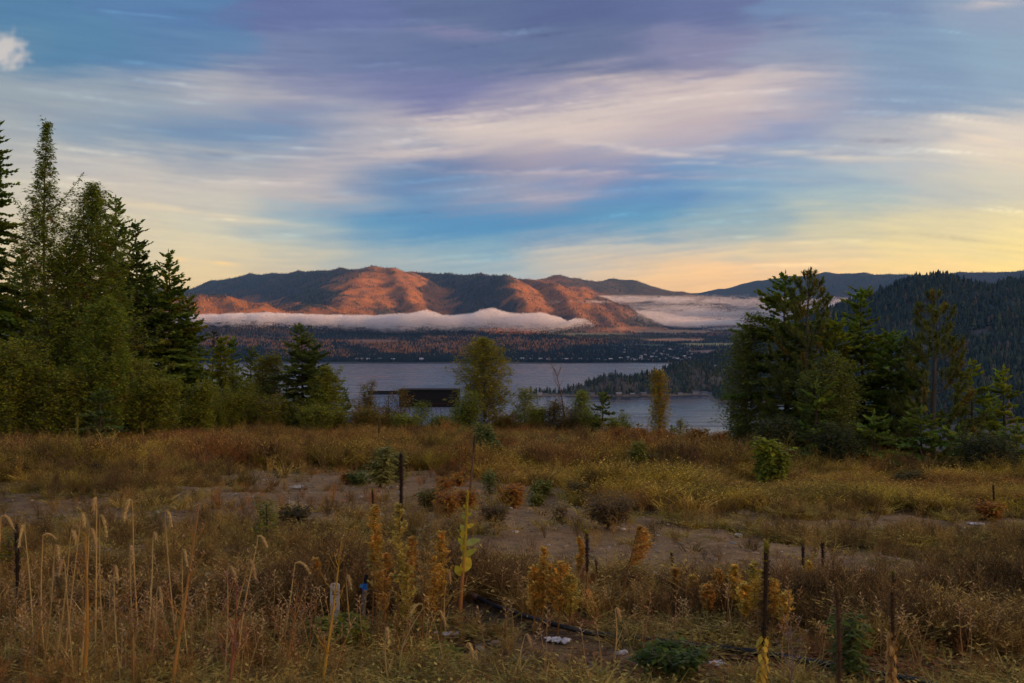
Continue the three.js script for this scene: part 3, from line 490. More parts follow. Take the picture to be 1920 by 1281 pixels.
    putMatrix(bins[kind][0], x, y - 0.015, z, w, grow, w, R() * 6.28, 0.25 * (R() - 0.5), 0.25 * (R() - 0.5)); bins[kind][1].push(col[0] * v, col[1] * v, col[2] * v);
  }
  { // pebbles and clods lying on the bare ground
    const m = [], c = [], g = new THREE.IcosahedronGeometry(1, 0), RP = rngOf(123);
    for (let k = 0; k < 9000; k++) { const d = 4 + 26 * RP(), x = d * Math.tan((2 * RP() - 1) * 0.55), z = -d; if (bareAt(x, z) < 0.45) continue; const s = 0.006 + 0.03 * Math.pow(RP(), 4), v = 0.5 + 0.8 * RP(), q = RP(); putMatrix(m, x, groundY(x, z) + s * 0.2, z, s * (1 + RP()), s * 0.7, s, RP() * 6.28, 0.3 * (RP() - 0.5), 0); c.push(...(q < 0.12 ? [0.55 * v, 0.5 * v, 0.42 * v] : [0.34 * v, 0.24 * v, 0.14 * v])); }
    tag(instanced('pebbles', g, white, m, c), 'small stones and clods scattered over the bare sand', 'stones', null, 'stuff');
  }
  { // thin straws standing among the near weeds
    const m = [], c = [], S = new MB(); S.tube([[0, 0, 0], [0.01, 0.5, 0.004], [0.05, 1, 0]], (t) => 0.0042 - 0.002 * t, 3, [1, 1, 1]); for (let i = 0; i < 12; i++) { const a = i * 2.4, y = 0.72 + 0.024 * i; S.leaf([0.03 + 0.002 * i, y, 0], [Math.cos(a) * 0.6, 0.7, Math.sin(a) * 0.6], [-Math.sin(a), 0, Math.cos(a)], 0.06, 0.012, [1.1, 1.1, 1.05]); }
    for (let k = 0; k < 520; k++) { const px = k < 330 ? lerp(-20, 640, R()) : lerp(640, 1940, R()), py = lerp(1120, 1290, R()), p = onGround(px, py), h = 0.18 + 0.3 * R(), v = 0.6 + 0.6 * R(); if (lying(px, py)) continue; putMatrix(m, p[0], p[1], p[2], 0.9, h, 0.9, R() * 6.28, 0.5 * (R() - 0.5), 0.4 * (R() - 0.5)); const q = R(); c.push(...mix3([0.62 * v, 0.42 * v, 0.18 * v], [0.5 * v, 0.25 * v, 0.09 * v], q)); }
    tag(instanced('dry_stems', S.geo(), dryStalk, m, c), 'thin straw-coloured stems among the near weeds', 'weeds', null, 'stuff');
  }
  const names = ['dry_grass', 'dry_grass', 'dry_grass', 'dry_weeds', 'dry_weeds', 'dry_weeds', 'undergrowth', 'undergrowth', 'low_vegetation', 'low_vegetation'];
  const said = ['fine golden dry grass over the field', 'tan bent dry grass over the field', 'loose pale dry grass over the field', 'brown seeding weeds over the field', 'thin branching dead weeds over the field', 'brown dead weeds with small seed husks', 'dark brown tangled brush across the field', 'low dark twiggy brush across the field', 'small reddish and green leaves close to the soil', 'patches of rusty and green ground cover leaves'];
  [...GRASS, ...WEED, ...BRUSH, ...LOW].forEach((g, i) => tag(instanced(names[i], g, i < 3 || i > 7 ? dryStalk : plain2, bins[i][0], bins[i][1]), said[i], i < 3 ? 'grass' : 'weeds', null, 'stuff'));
}

// ---------------------------------------------------------------- trees
const BARK = [[0.10, 0.075, 0.055], [0.17, 0.15, 0.12], [0.13, 0.10, 0.075]];
const pick = (R, list) => { let q = R(), i = 0; while (i < list.length - 1 && (q -= list[i][3]) > 0) i++; return list[i]; };
const tone = (R, c, spread = 0.5) => { const v = 1 - spread / 2 + spread * R(), w = 1 + 0.16 * (R() - 0.5); return [c[0] * v * w, c[1] * v, c[2] * v / w]; };
const FIR = [[0.188, 0.283, 0.032, 0.62], [0.268, 0.340, 0.033, 0.3], [0.340, 0.319, 0.028, 0.08]], SPRUCE = [[0.151, 0.211, 0.041, 0.7], [0.245, 0.285, 0.045, 0.3]];
const YOUNG = [[0.275, 0.340, 0.021, 0.6], [0.319, 0.340, 0.019, 0.4]], LARCH = [[0.332, 0.340, 0.021, 0.6], [0.281, 0.340, 0.026, 0.4]];
const COTTON = [[0.278, 0.340, 0.017, 0.55], [0.199, 0.284, 0.021, 0.3], [0.340, 0.332, 0.018, 0.13], [0.340, 0.117, 0.007, 0.02]], ALDER = [[0.324, 0.340, 0.017, 0.5], [0.271, 0.328, 0.021, 0.35], [0.340, 0.272, 0.013, 0.15]];
const YELLOW = [[0.340, 0.306, 0.016, 0.5], [0.312, 0.340, 0.020, 0.35], [0.340, 0.198, 0.011, 0.15]], POPLAR = [[0.340, 0.209, 0.013, 0.4], [0.340, 0.304, 0.021, 0.4], [0.340, 0.134, 0.010, 0.2]], AUTUMN = [[0.340, 0.136, 0.013, 0.4], [0.304, 0.271, 0.021, 0.4], [0.213, 0.253, 0.019, 0.2]];
const BUSH = [[0.232, 0.292, 0.030, 0.6], [0.321, 0.331, 0.033, 0.4]], FRESH = [[0.326, 0.340, 0.023, 0.6], [0.277, 0.340, 0.025, 0.4]];

function trunkTo(R, H, r0, lean, bark, sides = 7) {
  const pts = [], f = R() * 6.28, w = 0.012 * H; for (let k = 0; k <= 10; k++) { const t = k / 10; pts.push([lean * t * t * H + Math.sin(t * 5 + f) * w * t, t * H, Math.cos(t * 4 + f) * w * t]); }
  const at = (t) => { const u = clamp(t, 0, 1) * 10, k = Math.min(9, Math.floor(u)), a = u - k; return [lerp(pts[k][0], pts[k + 1][0], a), lerp(pts[k][1], pts[k + 1][1], a), lerp(pts[k][2], pts[k + 1][2], a)]; };
  return { pts: [[0, -0.25, 0], ...pts], at, draw: (name, o) => { const mb = new MB(); mb.tube([[0, -0.25, 0], ...pts], (t) => r0 * (1.02 - t) + 0.006, sides, (t) => { const v = 0.8 + 0.35 * ((t * 37) % 1); return [bark[0] * v, bark[1] * v, bark[2] * v]; }); mb.build(name, plain, o); } };
}
// needle trees: whorls of drooping boughs with flat sprays
function conifer(o, seed, H, W, opt = {}) {
  const R = rngOf(seed), pal = opt.pal ?? FIR, from = opt.from ?? 0.04, T = trunkTo(R, H, opt.thick ?? 0.013 * H + 0.02, opt.lean ?? 0, BARK[opt.bark ?? 0]), twig = new MB(), cr = new MB(), step = (opt.step ?? 0.3) * 0.68, fat = (opt.fat ?? 1) * 1.45, gap = (opt.gap ?? 0.12) * 0.7;
  T.draw('trunk', o);
  const spray = (p, d, len, col) => {
    const h = Math.hypot(d[0], d[2]) || 1e-3, s = [-d[2] / h, 0.25 * (R() - 0.5), d[0] / h], w = (0.075 + 0.06 * R()) * fat;
    cr.leaf(p, d, s, len, w, col, 0.4); cr.leaf(p, [d[0] * 0.9, d[1] + 0.3 * (R() - 0.4), d[2] * 0.9], [s[0] * 0.4, 0.9, s[2] * 0.4], len * 0.8, w * 0.7, tone(R, col, 0.4), 0.45);
  };
  for (let y = H * from; y < H - 0.12; y += step * (0.75 + 0.5 * R())) {
    const t = (y - H * from) / (H * (1 - from)), prof = opt.prof ? opt.prof(t) : Math.pow(1 - t, 0.82) * (t < 0.12 ? 0.72 + 2.3 * t : 1), n = 5 + Math.floor(R() * 2.5), a0 = R() * 6.28;
    for (let k = 0; k < n; k++) {
      if (R() < gap) continue;
      const ys = clamp(y + (R() - 0.5) * step * 2.2, H * from, H - 0.1), c = T.at(ys / H), a = a0 + k / n * 6.28 + (R() - 0.5) * 0.9, L = (W * prof + 0.1) * (R() < 0.12 ? 1.18 : 0.5 + 0.6 * R()), pitch = lerp(-0.12, 0.75, Math.pow(t, 1.3)) + (R() - 0.5) * 0.3 + (opt.up ?? 0), ca = Math.cos(a), sa = Math.sin(a), dead = opt.dead && R() < opt.dead;
      const at = (u) => [c[0] + ca * L * u, c[1] + L * (pitch * u - (opt.droop ?? 0.34) * u * u + 0.16 * u * u * u), c[2] + sa * L * u];
      if (L > 0.3) twig.tube([at(0), at(0.5), at(1)], (u) => 0.012 * (1.1 - u) * Math.sqrt(L) + 0.002, 3, BARK[0]);
      if (dead) continue;
      const shade = tone(R, pick(R, pal), 0.5), m = Math.max(2, Math.ceil(L / 0.06));
      for (let i = 0; i < m; i++) {
        const u = 0.1 + 0.9 * (i + R()) / m, p = at(u), side = R() < 0.5 ? -1 : 1, l = Math.min(0.6, (0.14 + 0.36 * L * (1.05 - u) * (0.5 + 0.5 * R()))) , f = a + side * (0.55 + 0.5 * R());
        spray(p, [Math.cos(f), -0.1 - 0.35 * R() + 0.5 * t, Math.sin(f)], l, tone(R, shade, 0.35));
        if (l > 0.26) for (let q = 0; q < 2; q++) { const g = f + (q ? 0.7 : -0.7), v = l * (0.35 + 0.4 * R()); spray([p[0] + Math.cos(f) * v, p[1] - 0.2 * v, p[2] + Math.sin(f) * v], [Math.cos(g), -0.25 * R() + 0.3 * t, Math.sin(g)], l * 0.5, tone(R, shade, 0.35)); }
      }
      spray(at(0.94), [ca, 0.25 + pitch * 0.5, sa], 0.16 + 0.1 * R(), shade);
    }
  }
  const top = T.at(1); for (let k = 0; k < 7; k++) { const p = T.at(1 - k * 0.11 / H - 0.02), a = R() * 6.28; spray(p, [Math.cos(a) * 0.5, 0.9, Math.sin(a) * 0.5], 0.16, pick(R, pal)); } spray(top, [0.02, 1, 0], 0.2, pick(R, pal));
  twig.build('limbs', plain, o).userData.kind = 'stuff'; cr.build('crown', foliage, o); return o;
}
// long-needled pine with upswept bottle-brush boughs
function pine(o, seed, H, W, opt = {}) {
  const R = rngOf(seed), T = trunkTo(R, H, 0.014 * H + 0.03, opt.lean ?? 0, BARK[2]), twig = new MB(), cr = new MB(), pal = [[0.20, 0.22, 0.026, 0.6], [0.14, 0.17, 0.028, 0.3], [0.30, 0.22, 0.026, 0.1]];
  T.draw('trunk', o);
  const brush = (pts, len) => {
    twig.tube(pts, (u) => 0.011 * (1.2 - u), 3, BARK[2]);
    const n = Math.ceil(len * 190), col = pick(R, pal);
    for (let i = 0; i < n; i++) {
      const u = 0.38 + 0.62 * Math.sqrt(R()), q = u * (pts.length - 1), k = Math.min(pts.length - 2, Math.floor(q)), f = q - k, a = pts[k], b = pts[k + 1], p = [lerp(a[0], b[0], f), lerp(a[1], b[1], f), lerp(a[2], b[2], f)];
      let d = [b[0] - a[0], b[1] - a[1], b[2] - a[2]]; const l = Math.hypot(...d) || 1; d = d.map((v) => v / l);
      const e = [R() - 0.5, R() - 0.5, R() - 0.5], g = [d[0] * 0.45 + e[0] * 1.7, d[1] * 0.45 + e[1] * 1.7 + 0.15, d[2] * 0.45 + e[2] * 1.7], m = Math.hypot(...g) || 1;
      cr.leaf(p, g.map((v) => v / m), [e[2], e[0] * 0.3, -e[0]].map((v) => v / (Math.hypot(e[2], e[0]) || 1)), 0.11 + 0.06 * R(), 0.032, tone(R, col, 0.5), 0.5);
    }
  };
  for (let y = H * (opt.from ?? 0.08); y < H * 0.93; y += 0.34 * (0.7 + 0.5 * R())) {
    const t = y / H, n = 4 + Math.floor(R() * 2), a0 = R() * 6.28, c = T.at(t);
    for (let k = 0; k < n; k++) {
      if (R() < 0.1) continue;
      const a = a0 + k / n * 6.28 + (R() - 0.5) * 0.6, L = W * (Math.pow(1 - t, 0.75) * (0.75 + 0.4 * R()) + 0.08), ca = Math.cos(a), sa = Math.sin(a), P = (u, s = 0) => [c[0] + (ca * u - sa * s) * L, c[1] + L * (0.1 * u + 0.42 * u * u * u + 0.25 * t * u), c[2] + (sa * u + ca * s) * L];
      brush([P(0), P(0.35), P(0.7), P(1)], L);
      for (const s of [-1, 1]) { const u = 0.4 + 0.35 * R(); brush([P(u), P(u + 0.18, s * 0.16), [P(u + 0.3, s * 0.26)[0], P(u + 0.3, s * 0.26)[1] + 0.14, P(u + 0.3, s * 0.26)[2]]], L * 0.45); }
    }
  }
  const c = T.at(0.92); brush([T.at(0.86), c, T.at(1)], 0.8); for (let k = 0; k < 4; k++) { const a = k * 1.57 + R(), p = T.at(0.93); brush([p, [p[0] + Math.cos(a) * 0.12, p[1] + 0.12, p[2] + Math.sin(a) * 0.12], [p[0] + Math.cos(a) * 0.17, p[1] + 0.34, p[2] + Math.sin(a) * 0.17]], 0.35); }
  twig.build('limbs', plain, o).userData.kind = 'stuff'; cr.build('crown', foliage, o); return o;
}
// leafy trees and bushes: limbs, twigs, and every leaf a face
function leafy(o, seed, H, W, opt = {}) {
  const R = rngOf(seed), pal = opt.pal ?? COTTON, stems = opt.stems ?? 1, from = opt.from ?? 0.12, size = (opt.leaf ?? 0.1) * 1.25, limb = new MB(), cr = new MB(), prof = opt.prof ?? ((t) => Math.sin(Math.PI * clamp(0.12 + 0.86 * t, 0, 1)) * (1 - 0.35 * t)), count = opt.count ?? 90;
  const leaves = (p, n, r) => { const c = pick(R, pal); for (let i = 0; i < n; i++) { const a = R() * 6.28, b = R() * 6.28, q = [p[0] + (R() + R() - 1) * r, p[1] + (R() + R() - 1) * r, p[2] + (R() + R() - 1) * r]; cr.leaf(q, [Math.cos(a) * 0.8, -0.55 + 0.7 * R(), Math.sin(a) * 0.8], [Math.cos(b) * 0.8, 0.6 * (R() - 0.5), Math.sin(b) * 0.8], size * (0.7 + 0.6 * R()), size * (0.55 + 0.3 * R()), tone(R, R() < 0.7 ? c : pick(R, pal), 0.6), 0.4); } };
  for (let s = 0; s < stems; s++) {
    const h = H * (s ? 0.55 + 0.4 * R() : 1), lean = (opt.lean ?? 0) + (stems > 1 ? (R() - 0.5) * W / H * 1.3 : 0), T = trunkTo(R, h, opt.thick ?? 0.009 * H + 0.01, lean, BARK[opt.bark ?? 1], 6);
    if (s) limb.tube(T.pts, (t) => 0.007 * H * (1.05 - t) + 0.004, 4, BARK[1]); else T.draw('trunk', o);
    const nL = Math.ceil(count * 1.25 / stems);
    for (let k = 0; k < nL; k++) {
      const t = from + (1 - from) * Math.pow((k + R()) / nL, 0.9), c = T.at(t), a = k * 2.4 + R(), L = W * prof((t - from) / (1 - from)) * (0.55 + 0.55 * R()) / (stems > 1 ? 1.5 : 1) + 0.08, rise = (opt.rise ?? 0.55) + 0.35 * R(), ca = Math.cos(a), sa = Math.sin(a);
      const P = (u, x = 0, y = 0, z = 0) => [c[0] + ca * L * u + x, c[1] + L * rise * Math.pow(u, 1.25) + y, c[2] + sa * L * u + z];
      limb.tube([P(0), P(0.5), P(1)], (u) => 0.009 * (1.15 - u) * Math.sqrt(L + 0.1), 3, BARK[1]);
      const m = Math.max(2, Math.ceil(L / (opt.gap ?? 0.13)));
      for (let i = 0; i < m; i++) { const u = 0.25 + 0.78 * (i + R()) / m, j = () => (R() - 0.5) * 0.5 * L * (0.35 + 0.5 * u), p = P(u, j(), j() * 0.8, j()); if (R() < 0.5) limb.tube([P(u * 0.92), p], () => 0.004, 3, BARK[1]); leaves(p, Math.round((opt.per ?? 9) * 1.25), opt.clump ?? 0.17); }
    }
    const tip = T.at(0.985); leaves(tip, 6, 0.1);
  }
  for (const b of opt.extra ?? []) {                             // a single long bough: [height share, x, y] of its tip
    const a = [0, H * b[0], 0], e = [b[1], b[2], 0.1], at = (u) => [lerp(a[0], e[0], u), lerp(a[1], e[1], Math.pow(u, 1.5)), e[2] * u]; limb.tube([at(0), at(0.35), at(0.7), at(1)], (u) => 0.02 * (1.15 - u), 4, BARK[1]);
    for (let u = 0.12; u < 1; u += 0.035) leaves(at(u), 8, 0.17 * (1.25 - u * 0.7));
  }
  limb.build('limbs', plain, o).userData.kind = 'stuff'; cr.build('crown', foliage, o); return o;
}
const treeTop = (d, py, y) => EYE + (HORIZON - py) / FOCAL * d - y;
function plantTree(make, name, label, category, group, px, d, topY, halfW, seed, opt = {}) {
  const [x, y, z] = groundAt(px, d), o = base(name, x, y, z); tag(o, label, category, group); make(o, seed, treeTop(d, topY, y), halfW / FOCAL * d, opt); return o;
}
const cone1 = (t) => Math.pow(1 - t, 0.9), dome = (t) => Math.sqrt(Math.max(0.02, 1 - Math.pow(2 * t - 0.75, 2) * 0.62)) * (t > 0.85 ? (1 - t) * 5 + 0.25 : 1), column = (t) => 0.55 + 0.45 * Math.sin(3.1 * clamp(t + 0.1, 0, 1)), spindly = table([[0, 1], [0.25, 1], [0.5, 0.72], [0.64, 0.42], [0.77, 0.2], [0.9, 0.1], [1, 0.03]], 1);
const G1 = 'trees in the stand at the near edge of the field', G2 = 'young trees along the brow of the field', G3 = 'trees in the clump before the dark hill';
// the stand on one side
plantTree(conifer, 'fir_tree', 'tall black-green fir cut off by the edge of the view beside the spindly cottonwood', 'tree', G1, -22, 35, 212, 118, 101, { from: 0.03, droop: 0.5 });
plantTree(leafy, 'cottonwood_tree', 'tallest spindly cottonwood with a thin bare-branched tip reaching into the sky', 'tree', G1, 84, 36, 232, 100, 102, { prof: spindly, count: 250, from: 0.06, thick: 0.11, lean: 0.006, leaf: 0.1, per: 12, bark: 1, clump: 0.13, extra: [[0.72, 1.42, 9.75], [0.66, -1.1, 8.9]] });
plantTree(leafy, 'cottonwood_tree', 'broad pointed cottonwood with olive leaves, second highest top of the stand', 'tree', G1, 172, 37, 350, 112, 103, { prof: (t) => 1.05 * Math.pow(1 - t, 0.62), count: 330, from: 0.05, per: 12, thick: 0.1 });
plantTree(conifer, 'fir_tree', 'dark fir half hidden behind the broad pointed cottonwood', 'tree', G1, 214, 41, 372, 116, 104, {});
plantTree(conifer, 'spruce_tree', 'slim spruce with open tip standing between two darker firs', 'tree', G1, 254, 41, 418, 108, 105, { pal: SPRUCE, gap: 0.2 });
plantTree(conifer, 'fir_tree', 'regular pointed fir at the outer end of the tall stand', 'tree', G1, 316, 41, 474, 104, 106, {});
plantTree(conifer, 'fir_tree', 'lower dark fir leaning on the outermost tall fir', 'tree', G1, 352, 42, 556, 82, 107, {});
plantTree(conifer, 'fir_tree', 'dense dark fir filling the gap behind the spindly cottonwood', 'tree', G1, 124, 43, 452, 150, 108, {});
plantTree(conifer, 'fir_tree', 'dark fir low down behind the slim spruce', 'tree', G1, 284, 45, 500, 130, 109, {});
plantTree(leafy, 'alder_tree', 'bushy olive alder under the spindly cottonwood, cut by the edge of the view', 'tree', G1, 18, 32.5, 640, 100, 110, { pal: ALDER, prof: dome, stems: 3, count: 170, from: 0.05, per: 10 });
plantTree(leafy, 'alder_tree', 'round olive alder with a few orange leaves before the dark firs', 'tree', G1, 196, 33.5, 560, 66, 111, { pal: COTTON, prof: dome, stems: 2, count: 240, from: 0.04, per: 11 });
plantTree(leafy, 'alder_tree', 'low olive alder at the foot of the broad pointed cottonwood', 'tree', G1, 118, 33, 690, 84, 112, { pal: ALDER, prof: dome, stems: 3, count: 190, from: 0.03, per: 10 });
plantTree(leafy, 'alder_tree', 'low yellow-green alder at the foot of the regular pointed fir', 'tree', G1, 286, 35, 676, 74, 113, { pal: ALDER, prof: dome, stems: 3, count: 190, from: 0.03, per: 10 });
plantTree(conifer, 'fir_tree', 'little green fir at the grassy foot of the alders', 'tree', G1, 188, 32, 735, 44, 114, { pal: SPRUCE });
plantTree(leafy, 'alder_tree', 'yellow-green alder bush before the lower dark fir', 'tree', G1, 372, 38, 716, 44, 115, { pal: ALDER, prof: dome, stems: 3, count: 130, from: 0.03 });
plantTree(conifer, 'fir_tree', 'dark fir filling the back of the stand near the edge of the view', 'tree', G1, 40, 45, 470, 130, 116, {});
plantTree(conifer, 'fir_tree', 'dark fir at the back between the broad cottonwood and the slim spruce', 'tree', G1, 230, 47, 500, 140, 117, {});
plantTree(conifer, 'fir_tree', 'dark fir filling the back beneath the outermost tall fir', 'tree', G1, 340, 47, 610, 90, 118, {});
// yellow-green young growth beside the stand
plantTree(conifer, 'larch_tree', 'yellow-green young larch, the tallest beside the tall stand', 'tree', G2, 414, 44, 634, 40, 120, { pal: LARCH, step: 0.22, fat: 1.2 });
plantTree(conifer, 'dead_fir', 'thin brown half-dead fir sticking up behind the tall young larch', 'tree', G2, 398, 47, 622, 18, 121, { pal: [[0.09, 0.06, 0.03, 1]], gap: 0.5, dead: 0.5 });
plantTree(conifer, 'fir_tree', 'narrow dark fir tip between two yellow-green young trees', 'tree', G2, 436, 47, 636, 30, 122, {});
plantTree(leafy, 'willow_bush', 'rounded brown-green willow between the larch and the dark fir', 'bush', G2, 448, 44, 690, 54, 123, { pal: LARCH, prof: dome, stems: 4, count: 190, from: 0.03, leaf: 0.075, per: 12 });
plantTree(conifer, 'fir_tree', 'small blackish fir behind the yellow willows', 'tree', G2, 470, 48, 650, 38, 124, { pal: SPRUCE });
plantTree(leafy, 'aspen_tree', 'bright yellow-green young aspen beside the blackish fir', 'tree', G2, 492, 45, 676, 26, 125, { pal: YELLOW, prof: column, count: 120, from: 0.05 });
plantTree(leafy, 'aspen_tree', 'yellow-tipped young aspen touching the big twin-topped spruce', 'tree', G2, 514, 45, 672, 24, 126, { pal: YELLOW, prof: column, count: 110, from: 0.05 });
plantTree(leafy, 'willow_bush', 'low olive willow thicket under the young aspens', 'bush', G2, 430, 42, 738, 60, 127, { pal: ALDER, prof: dome, stems: 4, count: 170, from: 0.02, leaf: 0.085 });
plantTree(conifer, 'spruce_tree', 'big dark twin-topped spruce at the edge of the lake view', 'tree', G2, 566, 44, 612, 100, 128, { pal: SPRUCE, from: 0.02, prof: (t) => Math.pow(1 - t, 0.85) });
plantTree(conifer, 'spruce_tree', 'second darker top rising against the big spruce', 'tree', G2, 588, 45, 640, 64, 129, { pal: SPRUCE });
plantTree(leafy, 'alder_tree', 'olive alder leaning out of the big spruce towards the lake', 'tree', G2, 606, 43, 692, 42, 130, { pal: ALDER, prof: (t) => 1.1 * Math.pow(1 - t, 0.6), count: 170, from: 0.03, lean: 0.05, extra: [[0.5, 0.95, 2.5], [0.7, 0.85, 3.0]] });
plantTree(conifer, 'fir_tree', 'small dark fir tip alone against the water', 'tree', G2, 643, 49, 728, 18, 131, { pal: SPRUCE });
plantTree(leafy, 'aspen_sapling', 'orange and olive aspen sapling with one tall shoot left of the black shed', 'sapling', G2, 688, 43, 716, 36, 132, { pal: AUTUMN, prof: (t) => t > 0.55 ? 0.22 : 1, stems: 3, count: 110, from: 0.05, leaf: 0.085 });
plantTree(leafy, 'aspen_sapling', 'thin orange-leaved sapling crossing the end of the black shed', 'sapling', G2, 752, 43, 732, 20, 133, { pal: AUTUMN, prof: column, count: 34, from: 0.1, per: 6, leaf: 0.085 });
plantTree(leafy, 'aspen_sapling', 'small round green sapling below the black shed', 'sapling', G2, 790, 43, 757, 20, 134, { pal: COTTON, prof: dome, count: 46, from: 0.15, per: 7, leaf: 0.08 });
plantTree(leafy, 'willow_bush', 'rusty low bush beneath the orange aspen saplings', 'bush', G2, 724, 43, 774, 44, 135, { pal: AUTUMN, prof: dome, stems: 4, count: 90, from: 0.03, per: 7, leaf: 0.075 });
plantTree(leafy, 'cottonwood_tree', 'full young cottonwood with golden tips standing alone before the lake', 'tree', G2, 908, 44, 636, 62, 136, { pal: [[0.38, 0.35, 0.02, 0.5], [0.26, 0.28, 0.02, 0.3], [0.54, 0.37, 0.02, 0.2]], prof: (t) => 1.1 * Math.pow(1 - t, 0.85) * (0.75 + 1.3 * t), stems: 1, count: 230, from: 0.08, per: 9, leaf: 0.085, rise: 0.5, gap: 0.13, clump: 0.13, extra: [[0.5, 0.42, 3.75], [0.45, -0.5, 3.3], [0.4, 0.85, 2.9], [0.4, -0.95, 2.4], [0.3, 1.2, 2.0]] });
plantTree(leafy, 'willow_bush', 'bright green bushy willow at the foot of the lone cottonwood', 'bush', G2, 868, 42, 738, 40, 137, { pal: BUSH, prof: dome, stems: 3, count: 170, from: 0.06, leaf: 0.08 });
plantTree(leafy, 'aspen_sapling', 'slender green sapling next to the lone cottonwood', 'sapling', G2, 984, 43, 734, 22, 138, { pal: ALDER, prof: column, count: 70, from: 0.06, leaf: 0.08 });
plantTree(leafy, 'willow_bush', 'brownish willow round the foot of the dead snag', 'bush', G2, 1034, 42, 752, 30, 139, { pal: [[0.24, 0.16, 0.02, 0.6], [0.16, 0.15, 0.02, 0.4]], prof: dome, stems: 3, count: 90, from: 0.04, leaf: 0.075 });
plantTree(leafy, 'aspen_sapling', 'bright yellow-green sapling between the snag and the small fir', 'sapling', G2, 1090, 42, 736, 30, 140, { pal: FRESH, prof: (t) => Math.pow(1 - t, 0.6), count: 100, from: 0.05, leaf: 0.08 });
plantTree(conifer, 'fir_tree', 'small dark green fir standing clear against the bay', 'tree', G2, 1130, 41, 738, 26, 141, { pal: SPRUCE });
plantTree(leafy, 'willow_bush', 'pale green little bush beside the small fir', 'bush', G2, 1166, 41, 779, 24, 142, { pal: BUSH, prof: dome, stems: 2, count: 60, from: 0.05, leaf: 0.075 });
plantTree(leafy, 'poplar_tree', 'narrow golden poplar column rising alone over the bay', 'tree', G2, 1236, 38, 700, 21, 143, { pal: [[0.56, 0.40, 0.025, 0.45], [0.38, 0.37, 0.025, 0.35], [0.6, 0.30, 0.02, 0.2]], prof: (t) => 1.1 * Math.pow(1 - t, 0.4) * (0.7 + 0.4 * t), count: 170, from: 0.03, per: 9, clump: 0.14, leaf: 0.07, rise: 0.9, thick: 0.045, extra: [[0.4, 0.34, 1.9]] });
plantTree(leafy, 'aspen_sapling', 'small yellowing sapling a little beyond the golden poplar', 'sapling', G2, 1276, 38, 789, 16, 144, { pal: YELLOW, prof: cone1, count: 40, from: 0.05, per: 6, leaf: 0.07 });
{ // the dead snag
  const [x, y, z] = groundAt(1058, 43), o = base('dead_snag', x, y, z), H = treeTop(43, 690, y), k = 43 / FOCAL, bark = [0.17, 0.075, 0.04], tr = new MB(), br = new MB(), R = rngOf(150);
  const P = (t) => [(2 - 20 * t * t) * k, H * t, 0]; tr.tube([0, 0.25, 0.5, 0.75, 1].map(P), (t) => 0.055 * (1.05 - t), 6, bark); tr.build('trunk', plain, o);
  for (let i = 0; i < 16; i++) { const t = 0.4 + 0.55 * R(), a = P(t), s = R() < 0.7 ? -1 : 1, l = 0.25 + 0.55 * R(); br.tube([a, [a[0] + s * l * 0.35, a[1] + l * 0.6, a[2] + (R() - 0.5) * l], [a[0] + s * l * 0.5, a[1] + l * 1.25, a[2] + (R() - 0.5) * l]], (u) => 0.012 * (1.1 - u), 3, bark); } br.build('limbs', plain, o);
  tag(o, 'bare reddish dead snag with bent twigs before the lake', 'dead tree');
}
// the clump on the other side
plantTree(conifer, 'spruce_tree', 'broad spruce with a bare spiked leader in front of the cloud', 'tree', G3, 1474, 31, 516, 132, 160, { pal: FIR, from: 0.02, prof: (t) => t > 0.84 ? 0.13 : Math.pow(1 - t, 0.62) * 1.05, gap: 0.08 });
plantTree(pine, 'pine_tree', 'tall pine with a thick tufted top, the highest of the clump', 'tree', G3, 1516, 29, 508, 100, 161, {});
plantTree(leafy, 'alder_tree', 'olive leafy tree on the lake side of the clump, reaching out over the bay', 'tree', G3, 1398, 31, 596, 76, 162, { pal: [[0.28, 0.31, 0.03, 0.6], [0.19, 0.23, 0.03, 0.37], [0.36, 0.12, 0.014, 0.03]], prof: (t) => Math.pow(1 - t, 0.35), stems: 2, count: 260, from: 0.08, leaf: 0.08, gap: 0.16 });
plantTree(leafy, 'alder_tree', 'mid-green leafy crown between the tall pine and the dark firs', 'tree', G3, 1556, 27.5, 668, 66, 163, { pal: [[0.28, 0.31, 0.028, 0.6], [0.19, 0.22, 0.028, 0.4]], prof: dome, stems: 3, count: 240, from: 0.05, leaf: 0.075 });
plantTree(conifer, 'fir_tree', 'mid-green pointed fir between the tall pine and the ragged fir', 'tree', G3, 1570, 28.5, 596, 88, 176, { pal: YOUNG });
plantTree(conifer, 'fir_tree', 'dark fir with a ragged narrow tip right of the tall pine', 'tree', G3, 1618, 30, 546, 118, 164, { prof: (t) => t > 0.75 ? 0.24 * (1.6 - t) : Math.pow(1 - t, 0.5) });
plantTree(conifer, 'fir_tree', 'blackish dense fir in the middle of the clump', 'tree', G3, 1672, 29, 626, 104, 165, { prof: (t) => Math.pow(1 - t, 0.55) });
plantTree(conifer, 'spruce_tree', 'low shaded spruce at the foot of the tall pine', 'tree', G3, 1530, 27, 720, 86, 166, {});
plantTree(pine, 'pine_tree', 'open pine with upturned boughs standing alone on the dark hillside', 'tree', G3, 1750, 28, 548, 92, 167, { from: 0.06 });
plantTree(conifer, 'fir_tree', 'young fir beside the open pine', 'tree', G3, 1822, 28.5, 682, 72, 168, { pal: YOUNG });
plantTree(conifer, 'fir_tree', 'slender young fir nearest the edge of the view', 'tree', G3, 1884, 28, 694, 56, 169, { pal: YOUNG, gap: 0.25 });
plantTree(conifer, 'fir_tree', 'thin fir with sparse boughs between the two young firs', 'tree', G3, 1856, 30, 744, 40, 170, { gap: 0.25 });
plantTree(conifer, 'spruce_tree', 'dark low spruce under the open pine', 'tree', G3, 1728, 26.5, 770, 78, 171, {});
